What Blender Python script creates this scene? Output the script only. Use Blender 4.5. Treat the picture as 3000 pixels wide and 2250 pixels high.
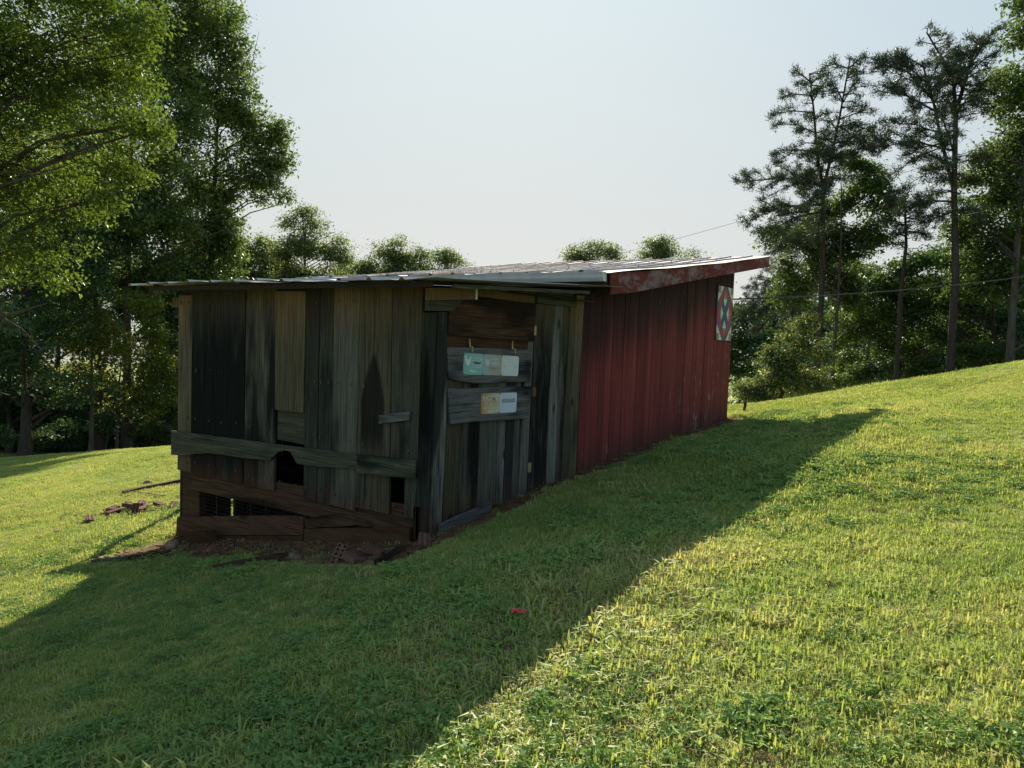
import bpy, bmesh, math, random
import numpy as np
from mathutils import Vector, Matrix

# ---------------------------------------------------------------- scene, camera, light
for o in list(bpy.data.objects):
    bpy.data.objects.remove(o)
scene = bpy.context.scene
COL = scene.collection
rad = math.radians

cam_data = bpy.data.cameras.new('camera')
cam_data.sensor_fit = 'HORIZONTAL'
cam_data.sensor_width = 36.0
cam_data.lens = 36.0 * 2250.0 / 3000.0
cam_data.clip_start = 0.05
cam_data.clip_end = 3000.0
cam = bpy.data.objects.new('camera', cam_data)
COL.objects.link(cam)
yaw, pitch, roll = rad(-34.83), rad(3.37), rad(2.06)
fw = Vector((math.sin(yaw), math.cos(yaw), 0)); rt = Vector((math.cos(yaw), -math.sin(yaw), 0)); up = Vector((0, 0, 1))
f2 = fw * math.cos(pitch) - up * math.sin(pitch); u2 = up * math.cos(pitch) + fw * math.sin(pitch)
r3 = rt * math.cos(roll) + u2 * math.sin(roll); u3 = -rt * math.sin(roll) + u2 * math.cos(roll)
CAM = Vector((4.529, -5.117, 1.828))
cam.matrix_world = Matrix(((r3.x, u3.x, -f2.x, CAM.x), (r3.y, u3.y, -f2.y, CAM.y), (r3.z, u3.z, -f2.z, CAM.z), (0, 0, 0, 1)))
scene.camera = cam

SUN_AZ, SUN_EL = rad(-36.5), rad(28.4)          # azimuth measured from +Y towards +X
world = bpy.data.worlds.new('World'); scene.world = world; world.use_nodes = True
wn = world.node_tree.nodes; wl = world.node_tree.links; wn.clear()
sky = wn.new('ShaderNodeTexSky'); sky.sky_type = 'NISHITA'; sky.sun_disc = False
sky.sun_elevation = SUN_EL; sky.sun_rotation = SUN_AZ
sky.altitude = 200; sky.air_density = 1.0; sky.dust_density = 1.0; sky.ozone_density = 1.0
bg = wn.new('ShaderNodeBackground'); wo = wn.new('ShaderNodeOutputWorld')
bg.inputs['Strength'].default_value = 0.05
# thick summer haze: the bright aureole is flattened to an even, milky sky, warmer at the horizon
ad = wn.new('ShaderNodeVectorMath'); ad.operation = 'ADD'; ad.inputs[1].default_value = (1.6, 1.5, 1.3); wl.new(sky.outputs[0], ad.inputs[0])
dv = wn.new('ShaderNodeVectorMath'); dv.operation = 'DIVIDE'; wl.new(sky.outputs[0], dv.inputs[0]); wl.new(ad.outputs[0], dv.inputs[1])
wtc = wn.new('ShaderNodeTexCoord'); wsep = wn.new('ShaderNodeSeparateXYZ'); wl.new(wtc.outputs['Generated'], wsep.inputs[0])
tint = wn.new('ShaderNodeValToRGB'); te = tint.color_ramp.elements
te[0].position = 0.0; te[0].color = (0.95, 0.93, 0.88, 1); te[1].position = 0.45; te[1].color = (0.90, 1.04, 1.08, 1)
wl.new(wsep.outputs['Z'], tint.inputs['Fac'])
ml = wn.new('ShaderNodeVectorMath'); ml.operation = 'MULTIPLY'; wl.new(dv.outputs[0], ml.inputs[0]); wl.new(tint.outputs[0], ml.inputs[1])
sc_ = wn.new('ShaderNodeVectorMath'); sc_.operation = 'SCALE'; sc_.inputs['Scale'].default_value = 5.3; wl.new(ml.outputs[0], sc_.inputs[0])
wl.new(sc_.outputs[0], bg.inputs['Color'])
wl.new(bg.outputs[0], wo.inputs['Surface'])

sun_data = bpy.data.lights.new('sun', 'SUN'); sun_data.energy = 3.5; sun_data.angle = rad(0.6)
sun_data.color = (1.0, 0.90, 0.74)
sun = bpy.data.objects.new('sun', sun_data); COL.objects.link(sun)
SUNV = Vector((math.sin(SUN_AZ) * math.cos(SUN_EL), math.cos(SUN_AZ) * math.cos(SUN_EL), math.sin(SUN_EL)))
sun.rotation_euler = SUNV.to_track_quat('Z', 'Y').to_euler()
sun.location = (0, 0, 30)

vs = scene.view_settings
vs.view_transform = 'Standard'; vs.look = 'None'; vs.gamma = 1.0; vs.exposure = 1.75; vs.use_curve_mapping = False
scene.cycles.max_bounces = 6; scene.cycles.diffuse_bounces = 3; scene.cycles.glossy_bounces = 2
scene.cycles.transmission_bounces = 4; scene.cycles.transparent_max_bounces = 6
scene.cycles.use_denoising = True
scene.cycles.sample_clamp_indirect = 6.0

# ---------------------------------------------------------------- terrain height
def H(x, y):
    x = np.asarray(x, float); y = np.asarray(y, float)
    gx = np.where(x > -4, .17 * x, -.68 + .15 * (x + 4)); gx = np.where(x > 16, .17 * 16 + .05 * (x - 16), gx)
    gx = np.where(x < -45, -.68 - .15 * 41 + .03 * (x + 45), gx)
    yb = 8.5 + 1.2 * np.clip(x, 0, 8)                 # crest of the slope lies farther back to the right
    t = np.clip(y - yb, 0, 7.5)
    s = .07 * np.minimum(y, yb) + .07 * t - .17 * t * t / 15.
    s = s - .10 * np.clip(y - yb - 7.5, 0, 17)
    s = np.where(y < -12, .07 * -12 + .02 * (y + 12), s)
    b = .095 * np.exp(-((y - 4.2) / 2.9) ** 2) * np.exp(-(np.clip(np.abs(x - 1.2) - 1.5, 0, None) / 2.0) ** 2)
    b = b + .12 * np.exp(-((x - 2.9) / 1.1) ** 2 - ((y - 5.6) / 2.2) ** 2)
    return gx + s + b
def hz(x, y): return float(H(x, y))

# ---------------------------------------------------------------- helpers
def link(o, parent=None):
    COL.objects.link(o)
    if parent is not None:
        o.parent = parent
        l = Vector((0, 0, 0)); p = parent
        while p is not None:
            l += p.location; p = p.parent
        o.location = -l                         # mesh data stays in world metres
    return o
def mesh_obj(name, verts, faces, mat, parent=None, smooth=False, local=False):
    me = bpy.data.meshes.new(name)
    me.from_pydata([tuple(v) for v in verts], [], [tuple(f) for f in faces])
    me.update()
    if smooth:
        me.polygons.foreach_set('use_smooth', [True] * len(me.polygons))
    if mat is not None: me.materials.append(mat)
    o = bpy.data.objects.new(name, me)
    if local:
        COL.objects.link(o)
        if parent is not None: o.parent = parent
    else:
        link(o, parent)
    return o
def fast_obj(name, V, F, mat, parent=None, smooth=False):
    """V (n,3) and F (m,k) numpy arrays, local coordinates"""
    me = bpy.data.meshes.new(name)
    V = np.asarray(V, np.float32); F = np.asarray(F, np.int32); k = F.shape[1]
    me.vertices.add(len(V)); me.vertices.foreach_set('co', V.ravel())
    me.loops.add(F.size); me.loops.foreach_set('vertex_index', F.ravel())
    me.polygons.add(len(F)); me.polygons.foreach_set('loop_start', np.arange(0, F.size, k, dtype=np.int32))
    me.update(calc_edges=True)
    if smooth: me.polygons.foreach_set('use_smooth', np.ones(len(F), bool))
    if mat is not None: me.materials.append(mat)
    o = bpy.data.objects.new(name, me); COL.objects.link(o)
    if parent is not None: o.parent = parent
    return o
def thing(name, label, cat, loc=(0, 0, 0), group=None, rot=None):
    o = bpy.data.objects.new(name, None); COL.objects.link(o); o.location = loc
    o.empty_display_size = .2
    if rot is not None: o.rotation_euler = rot
    tag(o, label, cat, group); return o
def tag(o, label=None, cat=None, group=None, kind=None):
    if label: o['label'] = label
    if cat: o['category'] = cat
    if group: o['group'] = group
    if kind: o['kind'] = kind
    return o
def prism(poly, plane, o0, o1, rng=None):
    """poly in wall coordinates (u, z); plane 'F' (y = 0, outward -y) or 'S' (x = 0, outward +x)"""
    n = len(poly); area = sum(poly[i][0] * poly[(i + 1) % n][1] - poly[(i + 1) % n][0] * poly[i][1] for i in range(n))
    if area < 0: poly = poly[::-1]
    def w(u, z, o): return (u, -o, z) if plane == 'F' else (o, u, z)
    v = [w(u, z, o0) for u, z in poly] + [w(u, z, o1) for u, z in poly]
    f = [tuple(range(n, 2 * n)), tuple(range(n - 1, -1, -1))]
    for i in range(n):
        j = (i + 1) % n; f.append((i, j, n + j, n + i))
    return v, f
def board(name, poly, plane, o0, o1, mat, parent, label=None):
    v, f = prism(poly, plane, o0, o1)
    o = mesh_obj(name, v, f, mat, parent)
    if label: o['label'] = label
    return o
def box_verts(x0, x1, y0, y1, z0, z1):
    v = [(x0, y0, z0), (x1, y0, z0), (x1, y1, z0), (x0, y1, z0), (x0, y0, z1), (x1, y0, z1), (x1, y1, z1), (x0, y1, z1)]
    f = [(0, 3, 2, 1), (4, 5, 6, 7), (0, 1, 5, 4), (1, 2, 6, 5), (2, 3, 7, 6), (3, 0, 4, 7)]
    return v, f
def box(name, x0, x1, y0, y1, z0, z1, mat, parent=None):
    v, f = box_verts(x0, x1, y0, y1, z0, z1); return mesh_obj(name, v, f, mat, parent)
def tube_arrays(pts, radii, sides=7):
    pts = [Vector(p) for p in pts]; V = []; F = []
    for i, p in enumerate(pts):
        d = (pts[min(i + 1, len(pts) - 1)] - pts[max(i - 1, 0)])
        d = d.normalized() if d.length > 1e-6 else Vector((0, 0, 1))
        a = d.cross(Vector((0.31, .2, .93)));
        if a.length < 1e-3: a = d.cross(Vector((1, 0, 0)))
        a.normalize(); b = d.cross(a)
        for k in range(sides):
            t = 2 * math.pi * k / sides
            V.append(p + (a * math.cos(t) + b * math.sin(t)) * radii[i])
    for i in range(len(pts) - 1):
        for k in range(sides):
            k2 = (k + 1) % sides
            F.append((i * sides + k, i * sides + k2, (i + 1) * sides + k2, (i + 1) * sides + k))
    return V, F
class Soup:
    def __init__(s): s.V = []; s.F = []; s.n = 0
    def add(s, V, F):
        V = np.array([tuple(v) for v in V], float); s.V.append(V); s.F.append(np.array(F, int) + s.n); s.n += len(V)
    def obj(s, name, mat, parent=None, smooth=False):
        return fast_obj(name, np.concatenate(s.V), np.concatenate(s.F), mat, parent, smooth)

# ---------------------------------------------------------------- materials
def mat_new(name):
    m = bpy.data.materials.new(name); m.use_nodes = True
    nt = m.node_tree; nt.nodes.clear()
    return m, nt, nt.nodes, nt.links
def N(nt, t, **k):
    n = nt.nodes.new(t)
    for a, v in k.items(): setattr(n, a, v)
    return n
def setin(n, **k):
    for a, v in k.items(): n.inputs[a].default_value = v
def ramp(nt, fac, stops):
    r = N(nt, 'ShaderNodeValToRGB'); e = r.color_ramp.elements
    while len(e) < len(stops): e.new(.5)
    for i, (p, c) in enumerate(stops):
        e[i].position = p; e[i].color = (c, c, c, 1) if isinstance(c, (int, float)) else (*c, 1)
    nt.links.new(fac, r.inputs['Fac']); return r.outputs['Color']
def mix(nt, fac, a, b, mode='MIX'):
    m = N(nt, 'ShaderNodeMix', data_type='RGBA', blend_type=mode)
    for s, v in ((m.inputs[0], fac), (m.inputs[6], a), (m.inputs[7], b)):
        if hasattr(v, 'is_linked') or hasattr(v, 'links'): nt.links.new(v, s)
        elif isinstance(v, (int, float)): s.default_value = v
        else: s.default_value = (*v, 1)
    return m.outputs[2]
def math_n(nt, op, a, b=None, c=None):
    m = N(nt, 'ShaderNodeMath', operation=op)
    for i, v in enumerate((a, b, c)):
        if v is None: continue
        if isinstance(v, (int, float)): m.inputs[i].default_value = v
        else: nt.links.new(v, m.inputs[i])
    return m.outputs[0]
def maprange(nt, v, a, b, c=0., d=1., smooth=True):
    m = N(nt, 'ShaderNodeMapRange'); m.interpolation_type = 'SMOOTHSTEP' if smooth else 'LINEAR'
    nt.links.new(v, m.inputs[0])
    for i, q in enumerate((a, b, c, d)): m.inputs[i + 1].default_value = q
    return m.outputs[0]
def noise(nt, vec, scale, detail=3., rough=.55, dist=0.):
    n = N(nt, 'ShaderNodeTexNoise'); setin(n, Scale=scale, Detail=detail, Roughness=rough, Distortion=dist)
    nt.links.new(vec, n.inputs['Vector']); return n.outputs['Fac']
def mapping(nt, vec, scale=(1, 1, 1), loc=None):
    m = N(nt, 'ShaderNodeMapping'); m.inputs['Scale'].default_value = scale
    nt.links.new(vec, m.inputs['Vector'])
    if loc is not None: nt.links.new(loc, m.inputs['Location'])
    return m.outputs[0]
def out(nt, bsdf):
    o = N(nt, 'ShaderNodeOutputMaterial'); nt.links.new(bsdf, o.inputs['Surface'])
def bump(nt, h, strength=.3, dist=.01):
    b = N(nt, 'ShaderNodeBump'); setin(b, Strength=strength, Distance=dist); nt.links.new(h, b.inputs['Height']); return b.outputs[0]

def wood(name, axis='V', light=(.17, .155, .13), dark=(.028, .03, .03), tan=(.17, .115, .06), tan_top=True, soil=True, stain=.5, green=.5, arch=None):
    m, nt, ns, ls = mat_new(name)
    tc = N(nt, 'ShaderNodeTexCoord').outputs['Object']
    oi = N(nt, 'ShaderNodeObjectInfo').outputs['Random']
    off = N(nt, 'ShaderNodeCombineXYZ'); r37 = math_n(nt, 'MULTIPLY', oi, 37.)
    for i in range(3): ls.new(r37, off.inputs[i])
    sc = (38, 38, 1.1) if axis == 'V' else (1.4, 1.4, 45)
    g = noise(nt, mapping(nt, tc, sc, off.outputs[0]), 1., 5., .65, .3)
    g2 = noise(nt, mapping(nt, tc, tuple(2.6 * s for s in sc), off.outputs[0]), 1., 2., .5)
    st = noise(nt, mapping(nt, tc, (3.2, 3.2, .62) if axis == 'V' else (.9, .9, 2.5), off.outputs[0]), 1., 3., .6)
    fine = noise(nt, mapping(nt, tc, (9, 9, .8) if axis == 'V' else (.8, .8, 9), off.outputs[0]), 1., 3., .6)
    c = ramp(nt, g, [(.25, tuple(.45 * v for v in light)), (.5, light), (.78, tuple(min(1, 1.35 * v) for v in light))])
    c = mix(nt, math_n(nt, 'MULTIPLY', ramp(nt, fine, [(.45, 0.), (.62, 1.)]), green), c, (.06, .078, .055))
    lo = .62 - .28 * stain
    shift = math_n(nt, 'ADD', st, math_n(nt, 'MULTIPLY', math_n(nt, 'SUBTRACT', oi, .5), .35))
    shift = math_n(nt, 'ADD', shift, math_n(nt, 'MULTIPLY', math_n(nt, 'SUBTRACT', fine, .5), .35))
    blackf = ramp(nt, shift, [(lo, 0.), (lo + .16, .93)])
    sep = N(nt, 'ShaderNodeSeparateXYZ'); ls.new(tc, sep.inputs[0]); z = sep.outputs['Z']
    if tan_top:
        tz = math_n(nt, 'ADD', z, math_n(nt, 'MULTIPLY', math_n(nt, 'SUBTRACT', fine, .5), .9))
        tf = maprange(nt, tz, 1.55, 2.25)
        c = mix(nt, math_n(nt, 'MULTIPLY', tf, .75), c, tan)
        blackf = math_n(nt, 'MULTIPLY', blackf, math_n(nt, 'SUBTRACT', 1., math_n(nt, 'MULTIPLY', tf, .75)))
    c = mix(nt, blackf, c, dark)
    if soil:
        sz = math_n(nt, 'ADD', z, math_n(nt, 'MULTIPLY', math_n(nt, 'SUBTRACT', fine, .5), .7))
        c = mix(nt, math_n(nt, 'MULTIPLY', maprange(nt, sz, .5, -.05), .65), c, (.085, .045, .025))
    if arch:
        x0, ztop, hw = arch
        dx = math_n(nt, 'ABSOLUTE', math_n(nt, 'SUBTRACT', sep.outputs['X'], x0))
        t = math_n(nt, 'MAXIMUM', math_n(nt, 'SUBTRACT', ztop, z), 0.)
        w = math_n(nt, 'MULTIPLY', math_n(nt, 'MINIMUM', math_n(nt, 'POWER', math_n(nt, 'MULTIPLY', t, 2.2), .75), 1.), hw)
        w = math_n(nt, 'ADD', w, math_n(nt, 'MULTIPLY', math_n(nt, 'SUBTRACT', fine, .5), .05))
        f = maprange(nt, math_n(nt, 'SUBTRACT', w, dx), -.02, .03)
        f = math_n(nt, 'MULTIPLY', f, maprange(nt, z, .55, .95))
        c = mix(nt, math_n(nt, 'MULTIPLY', f, .8), c, (.006, .007, .0075))
    c = mix(nt, 1., c, ramp(nt, g2, [(.3, .55), (.5, .95), (.72, 1.3)]), 'MULTIPLY')
    chk = noise(nt, mapping(nt, tc, (70, 70, .9) if axis == 'V' else (.9, .9, 70), off.outputs[0]), 1., 2., .5)   # drying checks
    c = mix(nt, ramp(nt, chk, [(.27, .85), (.33, 0.)]), c, (.004, .004, .004))
    vo = N(nt, 'ShaderNodeTexVoronoi'); vo.inputs['Scale'].default_value = 1.; ls.new(mapping(nt, tc, (2.6, 2.6, 1.5) if axis == 'V' else (1.2, 1.2, 3.), off.outputs[0]), vo.inputs['Vector'])
    c = mix(nt, ramp(nt, vo.outputs['Distance'], [(.05, .8), (.11, 0.)]), c, (.02, .014, .009))                        # knots
    tone = math_n(nt, 'ADD', .75, math_n(nt, 'MULTIPLY', oi, .5))
    hs = N(nt, 'ShaderNodeHueSaturation'); ls.new(tone, hs.inputs['Value']); ls.new(c, hs.inputs['Color'])
    p = N(nt, 'ShaderNodeBsdfPrincipled'); ls.new(hs.outputs[0], p.inputs['Base Color']); setin(p, Roughness=.92)
    p.inputs['Specular IOR Level'].default_value = .06
    ls.new(bump(nt, math_n(nt, 'ADD', g, math_n(nt, 'MULTIPLY', g2, .5)), .55, .006), p.inputs['Normal'])
    out(nt, p.outputs[0]); return m

def red_paint(name, axis='V', flake=.35, mildew=True):
    m, nt, ns, ls = mat_new(name)
    tc = N(nt, 'ShaderNodeTexCoord').outputs['Object']
    oi = N(nt, 'ShaderNodeObjectInfo').outputs['Random']
    off = N(nt, 'ShaderNodeCombineXYZ'); r37 = math_n(nt, 'MULTIPLY', oi, 23.)
    for i in range(3): ls.new(r37, off.inputs[i])
    sc = (34, 34, 1.2) if axis == 'V' else (2., 2., 26)
    g = noise(nt, mapping(nt, tc, sc, off.outputs[0]), 1., 4., .6)
    c = ramp(nt, g, [(.25, (.11, .022, .02)), (.55, (.21, .042, .037)), (.8, (.26, .06, .054))])
    sep = N(nt, 'ShaderNodeSeparateXYZ'); ls.new(tc, sep.inputs[0]); z = sep.outputs['Z']; y = sep.outputs['Y']
    fl = noise(nt, mapping(nt, tc, (9, 9, 3.2) if axis == 'V' else (5, 5, 9)), 1., 6., .75, .4)
    if mildew:
        # old black weathering streaks running down from the eave
        s2 = noise(nt, mapping(nt, tc, (7, 7, .5), off.outputs[0]), 1., 3., .6)
        top = math_n(nt, 'SUBTRACT', z, math_n(nt, 'MULTIPLY', y, .17))
        tf = maprange(nt, math_n(nt, 'ADD', top, math_n(nt, 'MULTIPLY', math_n(nt, 'SUBTRACT', s2, .5), 1.5)), .72, 1.6)
        c = mix(nt, math_n(nt, 'MULTIPLY', tf, .88), c, (.017, .012, .012))
        area = math_n(nt, 'MULTIPLY', maprange(nt, y, 3.6, 7.2), maprange(nt, z, 2.4, 1.2))
        thr = math_n(nt, 'ADD', fl, math_n(nt, 'MULTIPLY', area, .085))
        ff = ramp(nt, thr, [(.665, 0.), (.72, .6)])
    else:
        big = noise(nt, mapping(nt, tc, (1.4, 1.4, 3.)), 1., 3., .6)
        thr = math_n(nt, 'ADD', fl, math_n(nt, 'MULTIPLY', math_n(nt, 'SUBTRACT', big, .5), .6))
        ff = ramp(nt, thr, [(.47, 0.), (.62, .5)])
        c = mix(nt, .4, c, (.07, .024, .022))
    if mildew:      # mud splashed up from the ground
        hgt = math_n(nt, 'SUBTRACT', z, math_n(nt, 'ADD', .08, math_n(nt, 'MULTIPLY', y, .07)))
        mud = maprange(nt, math_n(nt, 'ADD', hgt, math_n(nt, 'MULTIPLY', math_n(nt, 'SUBTRACT', fl, .5), .5)), .38, .02)
        c = mix(nt, math_n(nt, 'MULTIPLY', mud, .6), c, (.075, .04, .028))
    c = mix(nt, ff, c, (.33, .30, .29))
    tone = math_n(nt, 'ADD', .78, math_n(nt, 'MULTIPLY', oi, .42))
    hs = N(nt, 'ShaderNodeHueSaturation'); ls.new(tone, hs.inputs['Value']); ls.new(c, hs.inputs['Color'])
    p = N(nt, 'ShaderNodeBsdfPrincipled'); ls.new(hs.outputs[0], p.inputs['Base Color']); setin(p, Roughness=.8)
    p.inputs['Specular IOR Level'].default_value = .14
    ls.new(bump(nt, math_n(nt, 'ADD', g, ff), .45, .005), p.inputs['Normal'])
    out(nt, p.outputs[0]); return m

def simple(name, col, rough=.7, metal=0., var=.15, scale=12., spec=.4, bumps=.15):
    m, nt, ns, ls = mat_new(name)
    tc = N(nt, 'ShaderNodeTexCoord').outputs['Object']
    n = noise(nt, tc, scale, 5., .65)
    c = ramp(nt, n, [(.3, tuple(v * (1 - 2 * var) for v in col)), (.7, tuple(min(1, v * (1 + var)) for v in col))])
    p = N(nt, 'ShaderNodeBsdfPrincipled'); ls.new(c, p.inputs['Base Color']); setin(p, Roughness=rough, Metallic=metal)
    p.inputs['Specular IOR Level'].default_value = spec
    ls.new(bump(nt, n, bumps, .01), p.inputs['Normal'])
    out(nt, p.outputs[0]); return m

def roof_metal(name, base=(.42, .41, .40), rust=.3, metal=.5):
    m, nt, ns, ls = mat_new(name)
    tc = N(nt, 'ShaderNodeTexCoord').outputs['Object']; oi = N(nt, 'ShaderNodeObjectInfo').outputs['Random']
    a = noise(nt, mapping(nt, tc, (3.5, .6, 3)), 1., 5., .7)
    b = noise(nt, mapping(nt, tc, (14, 1.6, 8)), 1., 4., .6)
    c = ramp(nt, b, [(.3, tuple(.72 * v for v in base)), (.7, tuple(1.1 * v for v in base))])
    rf = ramp(nt, math_n(nt, 'ADD', a, math_n(nt, 'MULTIPLY', math_n(nt, 'SUBTRACT', oi, .6), rust)), [(.5, 0.), (.68, .8)])
    c = mix(nt, rf, c, (.28, .13, .07))
    p = N(nt, 'ShaderNodeBsdfPrincipled'); ls.new(c, p.inputs['Base Color'])
    setin(p, Metallic=metal); ls.new(ramp(nt, a, [(.3, .62), (.7, .85)]), p.inputs['Roughness'])
    ls.new(bump(nt, a, .12, .02), p.inputs['Normal'])
    out(nt, p.outputs[0]); return m

def leaf_mat(name, c0, c1, c2, trans=.5, gloss=.06, tcol=(1.22, 1.15, .5)):
    m, nt, ns, ls = mat_new(name)
    ri = N(nt, 'ShaderNodeNewGeometry').outputs['Random Per Island']
    tc = N(nt, 'ShaderNodeTexCoord').outputs['Object']
    big = noise(nt, tc, .5, 2., .5)
    f = math_n(nt, 'ADD', math_n(nt, 'MULTIPLY', ri, .6), math_n(nt, 'MULTIPLY', big, .5))
    c = ramp(nt, f, [(.12, c0), (.5, c1), (.95, c2)])
    d = N(nt, 'ShaderNodeBsdfDiffuse'); ls.new(c, d.inputs['Color'])
    t = N(nt, 'ShaderNodeBsdfTranslucent'); ls.new(mix(nt, 1., c, tcol, 'MULTIPLY'), t.inputs['Color'])
    s = N(nt, 'ShaderNodeMixShader'); s.inputs[0].default_value = trans
    ls.new(d.outputs[0], s.inputs[1]); ls.new(t.outputs[0], s.inputs[2])
    gl = N(nt, 'ShaderNodeBsdfGlossy'); gl.inputs['Roughness'].default_value = .38; gl.inputs['Color'].default_value = (.8, .85, .8, 1)
    s2 = N(nt, 'ShaderNodeMixShader'); s2.inputs[0].default_value = gloss
    ls.new(s.outputs[0], s2.inputs[1]); ls.new(gl.outputs[0], s2.inputs[2])
    out(nt, s2.outputs[0]); return m

def bark_mat(name, col):
    m, nt, ns, ls = mat_new(name)
    tc = N(nt, 'ShaderNodeTexCoord').outputs['Object']
    n = noise(nt, mapping(nt, tc, (9, 9, 1.6)), 1., 5., .7)
    c = ramp(nt, n, [(.3, tuple(.4 * v for v in col)), (.7, tuple(1.25 * v for v in col))])
    p = N(nt, 'ShaderNodeBsdfPrincipled'); ls.new(c, p.inputs['Base Color']); setin(p, Roughness=.95)
    p.inputs['Specular IOR Level'].default_value = .1
    ls.new(bump(nt, n, .8, .03), p.inputs['Normal']); out(nt, p.outputs[0]); return m

def grass_mat(name, c0, c1, c2, trans=.45, gloss=.045):
    """blades: colour varies per blade and in patches across the lawn"""
    m, nt, ns, ls = mat_new(name)
    ri = N(nt, 'ShaderNodeNewGeometry').outputs['Random Per Island']
    oi = N(nt, 'ShaderNodeObjectInfo')
    lo = mapping(nt, oi.outputs['Location'], (1, 1, .2))
    big = noise(nt, lo, .55, 3., .6); mid = noise(nt, lo, 3.2, 2., .5)
    f = math_n(nt, 'ADD', math_n(nt, 'MULTIPLY', ri, .42), math_n(nt, 'ADD', math_n(nt, 'MULTIPLY', math_n(nt, 'SUBTRACT', big, .5), .85), math_n(nt, 'MULTIPLY', math_n(nt, 'SUBTRACT', mid, -.42), .42)))
    f = math_n(nt, 'ADD', f, math_n(nt, 'MULTIPLY', math_n(nt, 'SUBTRACT', oi.outputs['Random'], .5), .16))
    c = ramp(nt, f, [(.28, c0), (.58, c1), (.92, c2)])
    d = N(nt, 'ShaderNodeBsdfDiffuse'); ls.new(c, d.inputs['Color'])
    t = N(nt, 'ShaderNodeBsdfTranslucent'); ls.new(mix(nt, 1., c, (1.2, 1.12, .7), 'MULTIPLY'), t.inputs['Color'])
    s = N(nt, 'ShaderNodeMixShader'); s.inputs[0].default_value = trans
    ls.new(d.outputs[0], s.inputs[1]); ls.new(t.outputs[0], s.inputs[2])
    gl = N(nt, 'ShaderNodeBsdfGlossy'); gl.inputs['Roughness'].default_value = .5; gl.inputs['Color'].default_value = (.6, .66, .55, 1)
    s2 = N(nt, 'ShaderNodeMixShader'); s2.inputs[0].default_value = gloss
    ls.new(s.outputs[0], s2.inputs[1]); ls.new(gl.outputs[0], s2.inputs[2])
    out(nt, s2.outputs[0]); return m

def ground_mat():
    m, nt, ns, ls = mat_new('lawn_soil')
    tc = N(nt, 'ShaderNodeTexCoord').outputs['Object']
    a = noise(nt, tc, .6, 4., .6); b = noise(nt, tc, 9., 5., .7); c_ = noise(nt, tc, 60., 3., .6)
    f = math_n(nt, 'ADD', math_n(nt, 'MULTIPLY', a, .55), math_n(nt, 'ADD', math_n(nt, 'MULTIPLY', b, .3), math_n(nt, 'MULTIPLY', c_, .25)))
    c = ramp(nt, f, [(.36, (.105, .135, .042)), (.52, (.20, .225, .07)), (.68, (.27, .26, .105))])
    # bare earth: in front of the coop, along the wall foot, under the buildings
    sep = N(nt, 'ShaderNodeSeparateXYZ'); ls.new(tc, sep.inputs[0]); x, y = sep.outputs['X'], sep.outputs['Y']
    wob = math_n(nt, 'MULTIPLY', math_n(nt, 'SUBTRACT', noise(nt, tc, 2.6, 4., .7), .5), .9)
    def band(v, a0, a1, b0, b1):
        return math_n(nt, 'MULTIPLY', maprange(nt, v, a0, a1), maprange(nt, v, b1, b0))
    xw = math_n(nt, 'ADD', x, math_n(nt, 'MULTIPLY', wob, .5)); yw = math_n(nt, 'ADD', y, wob)
    front = math_n(nt, 'MULTIPLY', band(xw, -4.0, -3.6, .1, .45), band(yw, -.85, -.5, .2, .5))
    side_ = math_n(nt, 'MULTIPLY', band(xw, -.6, -.4, .24, .46), band(y, -.3, .1, 7.8, 8.2))
    under = math_n(nt, 'MULTIPLY', band(x, -5.0, -4.6, -.1, .05), band(y, -.1, .0, 8., 8.3))
    heap = math_n(nt, 'MULTIPLY', band(xw, -7.6, -7.2, -6.0, -5.6), band(yw, .5, .9, 1.6, 2.))
    mask = math_n(nt, 'MAXIMUM', math_n(nt, 'MAXIMUM', front, side_), math_n(nt, 'MAXIMUM', under, math_n(nt, 'MULTIPLY', heap, .6)))
    soil = ramp(nt, b, [(.3, (.065, .032, .018)), (.55, (.15, .072, .04)), (.75, (.24, .14, .085))])
    c = mix(nt, mask, c, soil)
    p = N(nt, 'ShaderNodeBsdfPrincipled'); ls.new(c, p.inputs['Base Color']); setin(p, Roughness=1.)
    p.inputs['Specular IOR Level'].default_value = .05
    ls.new(bump(nt, math_n(nt, 'ADD', b, c_), .7, .04), p.inputs['Normal']); out(nt, p.outputs[0]); return m

M = {}
M['wood'] = wood('weathered_wood', 'V', light=(.088, .084, .066), dark=(.007, .0085, .009), tan=(.10, .07, .04), stain=.7)
M['wood_pale'] = wood('pale_weathered_wood', 'V', light=(.115, .115, .095), dark=(.008, .0095, .01), stain=.5, green=.5)
M['wood_dark'] = wood('blackened_wood', 'V', light=(.048, .05, .042), dark=(.0045, .006, .0065), tan=(.05, .037, .022), stain=1.0, green=.8)
M['wood_tan'] = wood('tan_sheltered_wood', 'V', light=(.092, .079, .05), dark=(.016, .016, .012), stain=.1, green=.3)
M['wood_arch'] = wood('stained_wood', 'V', light=(.082, .072, .05), dark=(.014, .014, .011), tan=(.11, .078, .042), stain=.15, green=.4, arch=(-.575, 1.66, .16))
M['wood_h'] = wood('weathered_board', 'H', light=(.085, .085, .06), dark=(.015, .017, .013), stain=.35, green=.75, tan_top=False, soil=False)
M['wood_grey'] = wood('grey_board', 'H', light=(.13, .13, .13), dark=(.014, .016, .018), stain=.6, green=.15, tan_top=False, soil=False)
M['wood_brown'] = wood('brown_board', 'H', light=(.066, .038, .024), dark=(.018, .012, .009), stain=.25, green=.1, tan_top=False, soil=False)
M['wood_mud'] = wood('muddy_board', 'H', light=(.048, .033, .023), dark=(.012, .009, .007), stain=.3, green=.15, tan_top=False, soil=True)
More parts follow.
